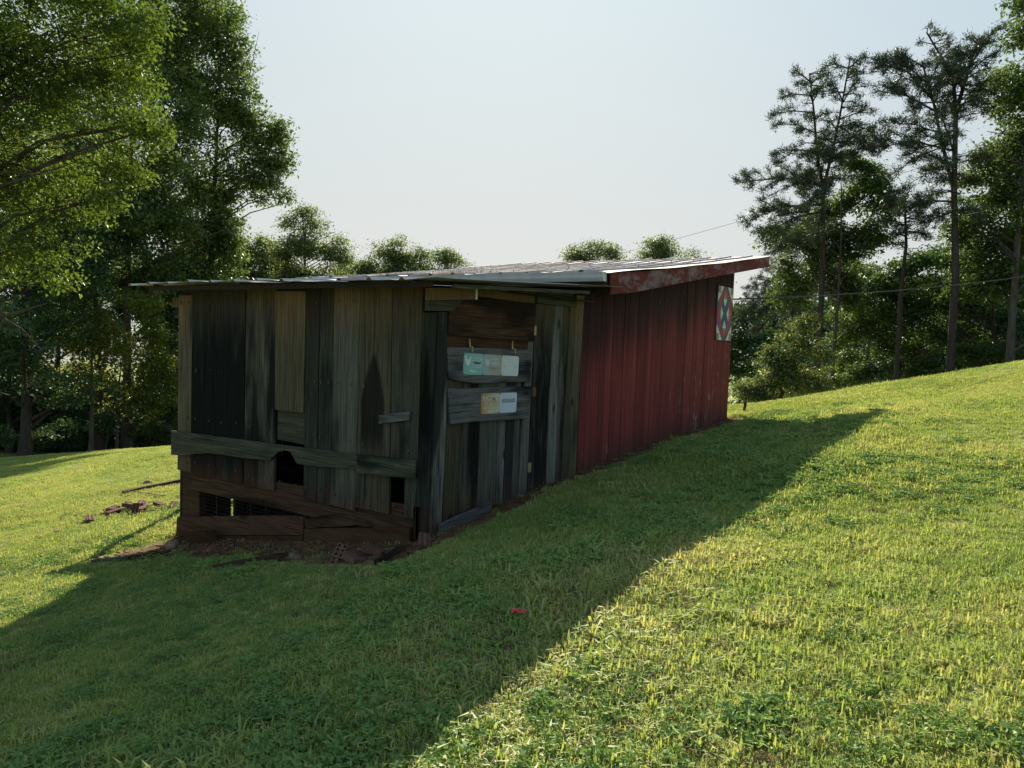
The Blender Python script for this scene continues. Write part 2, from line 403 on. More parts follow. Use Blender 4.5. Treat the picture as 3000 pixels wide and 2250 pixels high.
M['wood_door'] = wood('door_plank', 'V', light=(.18, .178, .16), dark=(.016, .019, .02), stain=.5, green=.4, tan_top=False)
M['red'] = red_paint('barn_red', 'V')
M['red_rake'] = red_paint('rake_red', 'H', mildew=False)
M['metal'] = roof_metal('galvanised_sheet', (.50, .50, .50), .25)
M['metal_red'] = roof_metal('old_barn_sheet', (.36, .31, .28), .85, .0)
M['gutter'] = simple('gutter_paint', (.36, .38, .35), .45, .0, .1, 5., .5, .05)
M['white_cap'] = simple('white_cap', (.62, .63, .63), .5, 0, .05)
M['hinge'] = simple('brass_hinge', (.38, .33, .16), .5, .5, .2, 40.)
M['rust'] = simple('rusty_hinge', (.16, .08, .05), .8, .2, .3, 60.)
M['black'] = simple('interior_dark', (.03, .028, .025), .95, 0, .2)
M['brick'] = simple('red_brick', (.15, .075, .055), .9, 0, .25, 30., .2, .5)
M['stone'] = simple('rough_stone', (.25, .17, .11), .9, 0, .3, 18., .2, .7)
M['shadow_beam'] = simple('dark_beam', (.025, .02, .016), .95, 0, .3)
M['wire'] = simple('cable_black', (.035, .035, .035), .6, 0, .1)
M['mesh'] = simple('hardware_cloth', (.014, .014, .014), .7, .2, .1)
M['ground'] = ground_mat()

# ---------------------------------------------------------------- ground
def axis_coords(lo, hi, c, fine, n_f, n_o):
    inner = np.linspace(c - fine, c + fine, n_f)
    tl = np.linspace(0, 1, n_o + 1)[1:] ** 2.2
    left = (c - fine) - tl * (c - fine - lo); right = (c + fine) + tl * (hi - c - fine)
    return np.concatenate([left[::-1], inner, right])
def make_ground():
    gx = axis_coords(-420, 300, 0., 16., 170, 40); gy = axis_coords(-120, 520, 4., 17., 180, 40)
    X, Y = np.meshgrid(gx, gy)
    Z = H(X, Y)
    near = np.exp(-((X / 40) ** 2 + (Y / 40) ** 2))
    Z = Z + near * (.012 * np.sin(2.1 * X + .7 * Y) * np.sin(1.3 * Y - .5 * X) + .008 * np.sin(5.3 * X + 1.) * np.sin(4.1 * Y))
    # worn hollow in front of the coop
    Z = Z - .05 * np.exp(-((Y + .35) / .45) ** 2) * np.exp(-(np.clip(np.abs(X + 1.8) - 1.6, 0, None) / .5) ** 2)
    V = np.stack([X, Y, Z], -1).reshape(-1, 3); nx = len(gx); ny = len(gy)
    i = np.arange(ny - 1)[:, None] * nx + np.arange(nx - 1)[None, :]
    F = np.stack([i, i + 1, i + nx + 1, i + nx], -1).reshape(-1, 4)
    o = fast_obj('lawn_ground', V, F, M['ground'], smooth=True)
    tag(o, kind='structure'); return o
make_ground()
def gz(x, y):
    z = hz(x, y)
    z -= .05 * math.exp(-((y + .35) / .45) ** 2) * math.exp(-(max(abs(x + 1.8) - 1.6, 0) / .5) ** 2)
    return z + .012 * math.sin(2.1 * x + .7 * y) * math.sin(1.3 * y - .5 * x) + .008 * math.sin(5.3 * x + 1.) * math.sin(4.1 * y)

# ---------------------------------------------------------------- weathered plank coop
rng = random.Random(5)
coop = thing('chicken_coop', 'weathered grey plank chicken coop with low metal roof, in front of the red barn', 'coop', (0, 0, 0))
TOP = [-3.747, -3.474, -3.002, -2.494, -2.003, -1.528, -1.329, -1.13, -.774, -.362, -.048]
TOPZ = [2.19, 2.28, 2.29, 2.28, 2.23, 2.28, 2.27, 2.25, 2.27, 2.28, 2.27]
BOT = [-3.739, -3.469, -2.983, -2.488, -1.972, -1.514, -1.318, -1.12, -.775, -.334, -.027]
BOTZ = [.16, .155, .16, .17, .17, .15, .148, .155, .185, .2, .19]
kinds = ['wood_tan', 'wood_dark', 'wood_dark', 'wood', None, 'wood_dark', 'wood_dark', 'wood_pale', 'wood_arch', 'wood']
for i in range(10):
    if i in (4, 9): continue
    g = .004
    th = .024 + .006 * ((i * 7) % 3) / 2
    zb0 = BOTZ[i] + rng.uniform(-.02, .012); zb1 = BOTZ[i] + rng.uniform(-.02, .012)
    poly = [(BOT[i] + g, zb0), (BOT[i + 1] - g, zb1), (TOP[i + 1] - g, TOPZ[i]), (TOP[i] + g, TOPZ[i])]
    board('plank', poly, 'F', 0, th, M[kinds[i]], coop, 'plank with a pointed dark arch stain' if i == 8 else None)
s = Soup()
for i in range(10):
    for zz in (2.12, 1.35, .80, .28):
        for fx in (.2, .75):
            t_ = (zz - .17) / 2.1; x = (BOT[i] * (1 - t_) + TOP[i] * t_) * (1 - fx) + (BOT[i + 1] * (1 - t_) + TOP[i + 1] * t_) * fx
            v, f = box_verts(x - .005, x + .005, -.0375, -.02, zz - .005 + rng.uniform(-.03, .03), zz + .005); s.add(v, f)
nl = s.obj('nail_heads', M['rust'], coop); tag(nl, kind='stuff')
# patched hatch column
board('plank', [(-2.0, 2.229), (-1.535, 2.226), (-1.535, 1.015), (-1.972, 1.01)], 'F', .006, .034, M['wood_tan'], coop)
board('plank', [(-1.966, 1.02), (-1.524, 1.02), (-1.522, .69), (-1.964, .70)], 'F', -.02, .004, M['wood_h'], coop)
# plank beside the small opening
board('plank', [(-.33, .60), (-.004, .60), (-.004, 2.27), (-.358, 2.27)], 'F', 0, .027, M['wood'], coop)
board('plank', [(-.149, .551), (-.006, .561), (-.02, .19), (-.141, .186)], 'F', .002, .03, M['wood'], coop)
board('plank', [(-.78, .20), (-.655, .205), (-.65, .62), (-.78, .62)], 'F', .026, .04, M['wood'], coop)
# skirt board with arched pop hole
SK = [(-3.814, .615), (-2.06, .656), (-1.254, .677), (-.7, .696), (-.695, .555), (-.809, .557), (-1.249, .511), (-1.58, .5), (-1.632, .554), (-1.684, .609), (-1.765, .613), (-1.878, .587), (-1.94, .538), (-2.002, .483), (-2.272, .467), (-2.495, .452), (-2.821, .446), (-3.087, .433), (-3.388, .387), (-3.595, .345), (-3.809, .333)]
v, f = prism(SK, 'F', .035, .062)
sk = mesh_obj('skirt_board', v, f, M['wood_h'], coop); sk['label'] = 'long wavy skirt board with an arched pop hole cut in it'
board('skirt_board', [(-.705, .698), (.015, .731), (.013, .564), (-.703, .527)], 'F', .064, .088, M['wood_h'], coop)
# sill, posts and ground boards
board('sill_board', [(-3.70, .19), (-1.96, .255), (-1.513, .262), (-.031, .293), (-.02, -.003), (-1.484, -.027), (-3.654, -.048)], 'F', -.035, -.004, M['wood_brown'], coop)
board('corner_block', [(-.034, .30), (.03, .307), (.03, .012), (-.028, .008)], 'F', 0, .03, M['wood_brown'], coop)
board('post', [(-3.72, .2), (-3.40, .2), (-3.37, -.75), (-3.74, -.75)], 'F', -.14, -.037, M['wood_mud'], coop)
board('ground_board', [(-3.70, -.395), (-2.711, -.223), (-1.828, -.072), (-1.487, -.03), (-1.487, -.214), (-2.47, -.388), (-3.72, -.62)], 'F', .0, .045, M['wood_mud'], coop)
board('ground_board', [(-3.70, -.628), (-2.47, -.396), (-1.487, -.222), (-1.487, -.345), (-2.47, -.52), (-3.0, -.62), (-3.73, -.75)], 'F', .004, .05, M['wood_mud'], coop)
SP = [(-1.474, -.045), (-1.25, .02), (-1.047, .067), (-.93, .088), (-.865, .082), (-.80, .092), (-.72, .07), (-.64, .075), (-.561, .034), (-.66, .022), (-.72, .028), (-.80, .0), (-1.043, -.052), (-1.25, -.092), (-1.44, -.14)]
v, f = prism(SP, 'F', .0, .05); sp = mesh_obj('ground_board', v, f, M['wood_brown'], coop); sp['label'] = 'splintered ground board'
board('ground_board', [(-1.465, -.146), (-1.25, -.105), (-1.043, -.064), (-.5, .03), (-.06, .108), (-.048, -.10), (-1.035, -.29), (-1.465, -.33)], 'F', .003, .052, M['wood_mud'], coop)
lt = board('latch_bar', [(-.471, 1.083), (-.091, 1.151), (-.099, 1.073), (-.465, 1.008)], 'F', .034, .056, M['wood_grey'], coop)
# fascia under the eave and rafter ends
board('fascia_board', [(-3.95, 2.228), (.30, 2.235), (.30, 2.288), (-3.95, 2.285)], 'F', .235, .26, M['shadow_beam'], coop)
for x in (-3.9, -3.1, -2.3, -1.5, -.7, .1):
    box('rafter', x - .02, x + .02, -.233, 2.9, 2.285, 2.30, M['wood_h'], coop)
board('wall_plate', [(-3.93, 2.05), (-3.755, 2.05), (-3.755, 2.17), (-3.93, 2.17)], 'F', -.1, -.01, M['wood_tan'], coop)
board('wall_plate', [(-3.88, 1.93), (-3.755, 1.93), (-3.755, 2.04), (-3.88, 2.04)], 'F', -.1, -.01, M['wood_h'], coop)
board('header_board', [(-3.72, 2.16), (-.06, 2.17), (-.06, 2.31), (-3.72, 2.30)], 'F', -.05, -.004, M['shadow_beam'], coop)  # added dark board, blocks light showing through the gap under the roof
box('floor', -3.6, -.08, .04, 2.9, .145, .17, M['wood_h'], coop)
# left, back and ceiling boards (closing the box)
for k in range(12):
    y0 = .02 + k * .243
    if k == 2: y0a, y1a = y0, y0 + .20
    else: y0a, y1a = y0, y0 + .238
    z0 = -.9 + .06 * y0
    box('plank', -3.77, -3.745, y0a + .012, y1a, z0, 2.27, M['wood'], coop)
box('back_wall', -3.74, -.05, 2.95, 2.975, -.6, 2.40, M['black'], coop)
# unseen lean-to, added so its roof throws the short shadow on the lawn
shadow_roof = mesh_obj('shadow_lean_to_roof', *(lambda v: ([tuple(p) for p in v], [(0, 3, 2, 1), (4, 5, 6, 7), (0, 1, 5, 4), (1, 2, 6, 5), (2, 3, 7, 6), (3, 0, 4, 7)]))(
    [(-5.9, 1.55, 1.38), (-3.78, 1.55, 1.62), (-3.78, 2.85, 1.62), (-5.9, 2.85, 1.38), (-5.9, 1.55, 1.40), (-3.78, 1.55, 1.64), (-3.78, 2.85, 1.64), (-5.9, 2.85, 1.40)]), M['metal'], coop)
for (x, y) in ((-5.8, 1.65), (-5.8, 2.75)):
    box('post', x - .04, x + .04, y - .04, y + .04, gz(x, y) - .1, 1.385, M['wood_h'], coop)
# wire mesh behind the gap under the sill
s = Soup()
for k in range(46):
    x = -3.4 + k * .042; v, f = box_verts(x, x + .003, .05, .053, -.55, .1); s.add(v, f)
for k in range(16):
    z = -.55 + k * .042; v, f = box_verts(-3.42, -1.48, .053, .056, z, z + .003); s.add(v, f)
wm = s.obj('wire_mesh', M['mesh'], coop); tag(wm, kind='stuff')

# --- side wall of the coop (x = 0, outward +x)
board('corner_board', [(-.03, .0), (.10, -.01), (.125, 1.05), (.14, 2.04), (-.03, 2.03)], 'S', 0, .028, M['wood_dark'], coop)
board('corner_board', [(.104, -.012), (.265, -.012), (.292, 1.03), (.262, 2.05), (.144, 2.045), (.131, 1.04)], 'S', .01, .045, M['wood_door'], coop)
# door
door = bpy.data.objects.new('door', None); link(door, coop)
dt = [.30, .557, .846, 1.112, 1.285, 1.439, 1.541]; db = [.311, .539, .825, 1.144, 1.27, 1.413, 1.532]; dz = [.09, .12, .15, .14, .12, .10]
dk = ['wood_tan', 'wood', 'wood_pale', 'wood_door', 'wood_door', 'wood_pale']
for i in range(6):
    g = .006 if i != 4 else .01
    board('plank', [(db[i] + g, dz[i]), (db[i + 1] - g, dz[i] - .01), (dt[i + 1] - g, 1.62), (dt[i] + g, 1.62)], 'S', -.005, .02, M[dk[i]], door)
board('plank', [(1.549, .156), (1.704, .167), (1.715, 1.0), (1.74, 2.2), (1.66, 2.2), (1.58, 1.0)], 'S', -.004, .022, M['wood_door'], door)
ub = board('plank', [(.294, 2.20), (1.715, 2.21), (1.69, 1.807), (.279, 1.844)], 'S', .024, .052, M['wood_brown'], door, 'wide reddish brown top board of the door')
board('plank', [(.30, 1.62), (1.66, 1.62), (1.66, 1.86), (.30, 1.86)], 'S', -.005, .019, M['wood_brown'], door)
f1 = board('flap', [(.268, 1.731), (.67, 1.73), (1.658, 1.715), (1.664, 1.38), (1.11, 1.388), (.688, 1.392), (.464, 1.418), (.312, 1.448)], 'S', .024, .05, M['wood_grey'], door, 'upper dark flap board carrying three signs')
f2_ = board('flap', [(.292, 1.351), (.691, 1.342), (1.113, 1.344), (1.684, 1.331), (1.64, .995), (1.239, 1.004), (.727, 1.023), (.356, 1.022), (.328, 1.14)], 'S', .026, .054, M['wood_grey'], door, 'lower grey flap board carrying two signs')
def strap(ya, za, yb, zb, yc, zc, yd, zd):
    s = Soup()
    def q(pts, o0, o1):
        v, f = prism(pts, 'S', o0, o1); vv = np.array(v)
        n = len(pts)
        s.add(vv, [tuple(x) for x in f[2:]]); s.add(vv[n:], [tuple(range(n))[:4]])
    q([(ya - .004, za), (ya + .006, za), (yb + .012, zb), (yb - .014, zb)], .05, .057)
    q([(yc - .010, zc + .012), (yc + .012, zc + .012), (yd + .006, zd), (yd - .005, zd)], .0505, .0575)
    return s.obj('hinge', M['hinge'], None)
for a in ((.586, 1.816, .604, 1.735, .633, 1.731, .639, 1.686), (1.295, 1.805, 1.30, 1.721, 1.343, 1.717, 1.349, 1.67)):
    h = strap(*a); h.parent = door
for zz, mt in (((1.873, 1.973), 'hinge'), ((1.222, 1.318), 'rust'), ((.402, .508), 'hinge')):
    board('hinge', [(1.70, zz[0]), (1.765, zz[0]), (1.765, zz[1]), (1.70, zz[1])], 'S', .029, .058 if mt == 'rust' else .034, M[mt], door)
# planks right of the door
wb = [1.712, 2.084, 2.267, 2.394, 2.565, 2.75]; wm_ = [1.732, 2.073, 2.269, 2.415, 2.565, 2.744]; wt = [1.749, 2.132, 2.30, 2.46, 2.60, 2.778]
wz = [.168, .175, .19, .20, .215]; wk = ['wood', 'wood_door', 'wood', 'wood_tan', 'wood_tan']
for i in range(5):
    g = .004; zt = 2.21 if i < 4 else 2.36
    board('plank', [(wb[i] + g, wz[i]), (wb[i + 1] - g, wz[i] + .01), (wm_[i + 1] - g, 1.13), (wt[i + 1] - g, zt), (wt[i] + g, zt), (wm_[i] + g, 1.13)], 'S', 0, .026 + .004 * (i % 2), M[wk[i]], coop)
# header pieces
board('header_board', [(-.03, 2.245), (.627, 2.29), (.626, 2.185), (-.03, 2.135)], 'S', .03, .075, M['wood_tan'], coop)
board('bracket', [(-.03, 2.132), (.452, 2.165), (.308, 2.06), (-.03, 2.045)], 'S', .03, .07, M['wood_h'], coop)
board('metal_strip', [(.628, 2.293), (.656, 2.296), (.658, 2.186), (.632, 2.184)], 'S', .03, .08, M['white_cap'], coop)
board('header_board', [(.66, 2.29), (1.742, 2.33), (1.742, 2.205), (.66, 2.222)], 'S', -.03, .012, M['wood_tan'], coop)
board('header_board', [(1.764, 2.30), (2.60, 2.28), (2.60, 2.214), (1.764, 2.216)], 'S', .0, .035, M['wood_h'], coop)
board('header_board', [(1.764, 2.37), (2.60, 2.38), (2.60, 2.285), (1.764, 2.305)], 'S', -.04, -.01, M['wood_h'], coop)
board('fascia_board', [(.078, 2.283), (2.459, 2.392), (2.461, 2.358), (.08, 2.25)], 'S', .24, .275, M['wood_grey'], coop)
# corrugated roof sheets
def rib_sheet(x0, w, nrib, y0, y1, z0, slope, seed, rise=.022, thick=.002, curl=.012, yn=14):
    r = random.Random(seed); prof = []
    sp_ = w / nrib
    for k in range(nrib):
        c = x0 + sp_ * (k + .12)
        prof += [(c - .035, 0), (c - .012, rise), (c + .012, rise), (c + .035, 0), (c + sp_ * .35, .001), (c + sp_ * .65, .003)]
    prof.append((x0 + w + .05, .0)); prof = [(x0, 0)] + prof
    prof.sort()
    V = []; F = []; n = len(prof); dz = r.uniform(-.006, .006); tw = r.uniform(-.008, .008)
    for j in range(yn + 1):
        t = j / yn; y = y0 + (y1 - y0) * t
        for (x, z) in prof:
            u = (x - x0) / w
            V.append((x, y + r.uniform(-.002, .002), z0 + slope * (y - y0) + z + dz + tw * (u - .5) + curl * math.exp(-t * 14) * math.sin(3.1 * u + seed) + .003 * math.sin(5 * t + seed)))
    for j in range(yn):
        for i in range(n - 1):
            a = j * n + i; F.append((a, a + 1, a + n + 1, a + n))
    m_ = len(V); V += [(x, y, z - thick) for (x, y, z) in V]
    F += [tuple(m_ + q for q in reversed(ff)) for ff in F]
    for i in range(n - 1): F.append((i, m_ + i, m_ + i + 1, i + 1)); a = yn * n + i; F.append((a + 1, m_ + a + 1, m_ + a, a))
    for j in range(yn): a = j * n; F.append((a + n, m_ + a + n, m_ + a, a)); a = j * n + n - 1; F.append((a, m_ + a, m_ + a + n, a + n))
    return V, F
for k in range(6):
    x0 = -4.25 + k * .775
    v, f = rib_sheet(x0, .775, 2, -.35 - .012 * (k % 2), 2.93, 2.298 + (.004 if k % 2 else 0), .052, 11 + k)
    mesh_obj('roof_sheet', v, f, M['metal'], coop)

# ---------------------------------------------------------------- red barn
barn = thing('red_barn', 'long dark red board barn with shallow sloping metal roof behind the coop', 'barn', (0, 2.85, hz(0, 2.85)))
seams = [2.763, 2.918, 3.057, 3.217, 3.365, 3.535, 3.682, 3.85, 3.972, 4.13, 4.258, 4.42, 4.578, 4.716, 4.857, 5.06, 5.209, 5.4, 5.61, 5.744, 5.89, 6.037, 6.191, 6.349, 6.455, 6.57, 6.686, 6.824, 6.95, 7.081, 7.246, 7.45, 7.588, 7.764, 7.908]
def roof_z(y):          # underside of the barn roof
    return 2.60 + .137 * (y - 2.85) + .004 * (y - 2.85) * (y - 8.9) * .9
rr = random.Random(9)
for i in range(len(seams) - 1):
    a, b = seams[i], seams[i + 1]; g = rr.uniform(.0015, .005)
    o1 = .022 + rr.choice((0, .003, .006)); ln = rr.uniform(-.004, .004)
    zb = hz(0, (a + b) / 2) - .06
    zt = (2.42 if b < 2.95 else roof_z((a + b) / 2) - .02)
    board('plank', [(a + g, zb), (b - g, zb), (b - g + ln, zt), (a + g + ln, zt)], 'S', -.002, o1, M['red'], barn)
# far side, back and front walls
def quad_wall(name, p):
    (x0, y0), (x1, y1) = p
    dx, dy = x1 - x0, y1 - y0; L = math.hypot(dx, dy); nx, ny = -dy / L * .012, dx / L * .012
    V = []; 
    for (x, y) in ((x0, y0), (x1, y1)):
        for z in (hz(x, y) - .3, roof_z(y) - .02):
            V.append((x - nx, y - ny, z)); V.append((x + nx, y + ny, z))
    F = [(0, 2, 6, 4), (1, 5, 7, 3), (0, 4, 5, 1), (2, 3, 7, 6), (0, 1, 3, 2), (4, 6, 7, 5)]
    return mesh_obj(name, V, F, M['red'], barn)
quad_wall('side_wall', ((-5.0, 3.0), (-5.0, 7.9)))
quad_wall('back_wall', ((-5.0, 7.9), (-.02, 7.9)))
quad_wall('front_wall', ((-5.0, 3.0), (-.02, 3.0)))
# roof sheets
def barn_sheet(x0, w, seed):
    r = random.Random(seed); prof = [(x0, 0)]; sp_ = w / 2
    for k in range(2):
        c = x0 + sp_ * (k + .15)
        prof += [(c - .04, 0), (c - .014, .024), (c + .014, .024), (c + .04, 0), (c + sp_ * .5, .003)]
    prof.append((x0 + w + .04, .002)); prof.sort()
    V = []; F = []; n = len(prof); yn = 26; y0, y1 = 2.82 - r.uniform(0, .03), 8.97
    for j in range(yn + 1):
        y = y0 + (y1 - y0) * j / yn
        for (x, z) in prof:
            V.append((x, y, roof_z(y) + .045 + z + .004 * math.sin(3.3 * y + seed) + .012 * math.exp(-(y - y0) * 4) * math.sin(9 * x + seed)))
    for j in range(yn):
        for i in range(n - 1):
            a = j * n + i; F.append((a, a + 1, a + n + 1, a + n))
    m_ = len(V); V += [(x, y, z - .003) for (x, y, z) in V]
    F += [tuple(m_ + q for q in reversed(ff)) for ff in F]
    for i in range(n - 1): F.append((i, m_ + i, m_ + i + 1, i + 1)); a = yn * n + i; F.append((a + 1, m_ + a + 1, m_ + a, a))
    for j in range(yn): a = j * n; F.append((a + n, m_ + a + n, m_ + a, a)); a = j * n + n - 1; F.append((a, m_ + a, m_ + a + n, a + n))
    sh = mesh_obj('roof_sheet', V, F, M['metal_red'], barn)
    s = Soup()                                 # screw heads along the ribs
    for k in range(2):
        c = x0 + sp_ * (k + .15)
        for q in range(9):
            y = 3.1 + q * .68 + r.uniform(-.03, .03); z = roof_z(y) + .07
            v, f = box_verts(c - .007, c + .007, y - .007, y + .007, z, z + .006); s.add(v, f)
    so = s.obj('screw', M['rust'], None); so.parent = sh; so.location = (0, 0, 0); tag(so, kind='stuff')
    return sh
for k in range(7):
    barn_sheet(-5.22 + k * .787, .787, 40 + k)
# rake board on the right edge: two lengths
RT = [(2.908, 2.641), (3.919, 2.751), (4.733, 2.859), (5.772, 3.031), (6.359, 3.112), (7.693, 3.319), (8.934, 3.51)]
RB = [(8.974, 3.295), (7.729, 3.103), (6.39, 2.9), (5.26, 2.727), (4.293, 2.573), (3.535, 2.454), (2.904, 2.385)]
def rz(y): return roof_z(y) + .04
RT = [(y, min(z, rz(y))) for y, z in RT]
v, f = prism(RT[:5] + RB[2:], 'S', .275, .30); mesh_obj('rake_board', v, f, M['red_rake'], barn)
v, f = prism(RT[4:] + RB[:3], 'S', .272, .297); mesh_obj('rake_board', [(x - .001, y + .002, z) for x, y, z in v], f, M['red_rake'], barn)
board('soffit', [(2.95, 2.40), (8.9, 3.31), (8.9, 3.33), (2.95, 2.42)], 'S', .03, .272, M['red_rake'], barn)
for y in (4.2, 5.6, 7.0, 8.85):
    box('rafter', -5.1, .272, y - .02, y + .02, roof_z(y) - .09, roof_z(y) + .03, M['wood_h'], barn)
# gutter along the low eave (K profile)
prof = [(0, .11), (0, .0), (.06, .0), (.085, .04), (.085, .075), (.10, .11), (.094, .11), (.08, .078), (.08, .042), (.057, .005), (.005, .005), (.005, .11)]
V = []; F = []; n = len(prof)
for x in (-5.2, .262):
    for (a, b) in prof: V.append((x, 2.845 - a, 2.53 + b))
for i in range(n): j = (i + 1) % n; F.append((i, j, n + j, n + i))
gu = mesh_obj('gutter', V, F, M['gutter'], barn)
V = []; F = []
ep = [(0, .11), (0, .0), (.06, .0), (.085, .04), (.085, .075), (.10, .11)]
for x in (.264, .268):
    for (a, b) in ep: V.append((x, 2.845 - a, 2.53 + b))
k = len(ep); F = [tuple(range(k)), tuple(range(2 * k - 1, k - 1, -1))] + [(i, (i + 1) % k, k + (i + 1) % k, k + i) for i in range(k)]
ec = mesh_obj('end_cap', V, F, M['white_cap'], None); ec.parent = gu
board('eave_board', [(2.86, 2.40), (2.885, 2.40), (2.885, 2.62), (2.86, 2.62)], 'S', -5.1, .268, M['wood_dark'], barn)

# ---------------------------------------------------------------- barn quilt square
q = thing('barn_quilt', 'painted quilt square of red, blue and cream diamonds on the red barn wall', 'quilt board', (.03, 7.46, 1.93))
QC = {'cream': (.64, .62, .52), 'tan': (.25, .23, .16), 'red': (.48, .028, .034), 'blue': (.025, .095, .155), 'slate': (.065, .085, .155), 'teal': (.06, .14, .16)}
for k_, c_ in QC.items(): M['q_' + k_] = simple('quilt_' + k_, c_, .6, 0, .06, 20., .4, .05)
def quilt():
    y0, y1, z0, z1 = 7.115, 7.83, 1.925, 2.82
    def W(u, v): return (y0 + (y1 - y0) * (u + 1) / 2, z0 + (z1 - z0) * (v + 1) / 2)
    board('panel', [W(-1, -1), W(1, -1), W(1, 1), W(-1, 1)], 'S', .03, .045, M['q_slate'], q)
    lay = [.0466]
    def pc(name, pts, col):
        lay[0] += .0004
        board(name, [W(*p) for p in pts], 'S', .0455, lay[0], M['q_' + col], q)
    # red eight-pointed ring
    ring = []
    for k in range(16):
        a = math.pi * k / 8; r = .94 if k % 2 == 0 else .80
        ring.append((r * math.cos(a), r * math.sin(a)))
    pc('red_ring', ring, 'red')
    # blue cross of four arms
    pc('blue_cross', [(-.52, .62), (-.16, .62), (0, .3), (.16, .62), (.52, .62), (.42, .2), (.2, 0), (.42, -.2), (.52, -.62), (.16, -.62), (0, -.3), (-.16, -.62), (-.52, -.62), (-.42, -.2), (-.2, 0), (-.42, .2)], 'blue')
    for s_ in (1, -1):
        pc('diamond', [(-.24, .53 * s_), (0, .26 * s_), (.24, .53 * s_)], 'cream')
        pc('diamond', [(-.24, .53 * s_), (.24, .53 * s_), (0, .80 * s_)], 'tan')
        pc('diamond', [(.24 * s_, 0), (.5 * s_, .26), (.5 * s_, -.26)], 'cream')
        pc('diamond', [(.76 * s_, 0), (.5 * s_, .26), (.5 * s_, -.26)], 'tan')
        for t_ in (1, -1):
            pc('corner_triangle', [(s_ * .985, t_ * .985), (s_ * .28, t_ * .985), (s_ * .985, t_ * .42)], 'cream')
            pc('corner_triangle', [(s_ * .985, t_ * .985), (s_ * .68, t_ * .985), (s_ * .68, t_ * .74), (s_ * .985, t_ * .74)], 'tan')
quilt()

# ---------------------------------------------------------------- tin signs on the flaps
def sign_mat(name, c0, c1, rough=.4, axis='x', p=(.35, .7)):
    m, nt, ns, ls = mat_new(name)
    tc = N(nt, 'ShaderNodeTexCoord').outputs['Object']
    n = noise(nt, mapping(nt, tc, (6, 4, 7)), 1., 5., .7)
    sep = N(nt, 'ShaderNodeSeparateXYZ'); ls.new(tc, sep.inputs[0])
    f = math_n(nt, 'ADD', math_n(nt, 'MULTIPLY', n, .8), math_n(nt, 'MULTIPLY', sep.outputs['Y'], 1.6))
    c = ramp(nt, f, [(p[0], c0), (p[1], c1)])
    b = N(nt, 'ShaderNodeBsdfPrincipled'); ls.new(c, b.inputs['Base Color']); setin(b, Roughness=rough)
    out(nt, b.outputs[0]); return m
M['s_aqua'] = sign_mat('aqua_sign', (.13, .40, .36), (.20, .46, .42))
M['s_blue'] = sign_mat('blue_tan_sign', (.27, .40, .52), (.38, .33, .18), p=(.35, .95))
M['s_blank'] = sign_mat('faded_sign', (.52, .58, .64), (.60, .64, .68))
M['s_rust'] = sign_mat('rusted_sign', (.42, .20, .07), (.55, .55, .40), p=(.4, .95))
M['s_white'] = sign_mat('white_sign', (.48, .56, .68), (.54, .62, .72))
M['ink_white'] = simple('print_white', (.58, .66, .68), .5, 0, .04)
M['ink_cream'] = simple('print_cream', (.62, .60, .48), .5, 0, .06)
M['ink_dark'] = simple('print_dark', (.06, .075, .085), .5, 0, .04)
M['ink_slate'] = simple('print_slate', (.11, .15, .22), .5, 0, .04)
M['ink_grey'] = simple('print_grey', (.30, .35, .36), .5, 0, .04)
M['rim'] = simple('sign_rim', (.5, .55, .58), .4, .3, .05)
def text_mesh(txt, size, mat, parent, y, z, name='lettering', shear=0., sx=1., align='CENTER'):
    cu = bpy.data.curves.new('t', 'FONT'); cu.body = txt; cu.size = size; cu.align_x = align; cu.align_y = 'CENTER'; cu.shear = shear
    cu.extrude = .0006; cu.resolution_u = 3; cu.offset = size * .018
    tmp = bpy.data.objects.new('t', cu); COL.objects.link(tmp)
    dg = bpy.context.evaluated_depsgraph_get(); dg.update()
    me = bpy.data.meshes.new_from_object(tmp.evaluated_get(dg)); bpy.data.objects.remove(tmp); bpy.data.curves.remove(cu)
    me.materials.clear(); me.materials.append(mat)
    for v in me.vertices:
        x_, y_, z_ = v.co
        v.co = (.0042 + z_, y + x_ * sx, z + y_)
    o = bpy.data.objects.new(name, me); COL.objects.link(o); o.parent = parent; return o
def flat(name, pts, mat, parent, off=.0036, t=.0012):
    v, f = prism(pts, 'S', off - t, off); return mesh_obj(name, v, f, mat, parent, local=True)
def make_sign(label, mat, y, z, tilt, xoff, wob=0., group='tin signs nailed to the coop door'):
    s = thing('tin_sign', label, 'sign', (xoff, y, z), None, (tilt, 0, 0))
    w, h, r = .302, .203, .008; pts = []
    for cx, cz, a0 in ((w - r, -r, 0), (w - r, -h + r, -90), (r, -h + r, -180), (r, -r, -270)):
        pass
    pts = [(r, 0), (w - r, 0), (w, -r), (w, -h + r), (w - r, -h), (r, -h), (0, -h + r), (0, -r)]
    flat('plate', pts, mat, s, .0022, .0022)
    for (a, b) in ((.008, -.008), (w - .008, -.008), (.008, -h + .008), (w - .008, -h + .008)):
        flat('nail', [(a - .004, b - .004), (a + .004, b - .004), (a + .004, b + .004), (a - .004, b + .004)], M['rust'], s, .0046, .002)
    return s
HEN = [(.02, -.03), (.035, -.02), (.05, -.055), (.07, -.06), (.085, -.05), (.09, -.03), (.105, -.022), (.112, -.04), (.108, -.075), (.098, -.10), (.08, -.118), (.062, -.12), (.042, -.108), (.028, -.085), (.02, -.055)]
t1, t2 = -.038, -.022
def along(y0, z0, t, k): return y0 + k * .305 * math.cos(t), z0 + k * .305 * math.sin(t)
y, z = along(.516, 1.682, t1, 0)
s1 = make_sign('aqua tin sign with a white hen and the words COOP Sweet COOP', M['s_aqua'], y, z, t1, .0505)
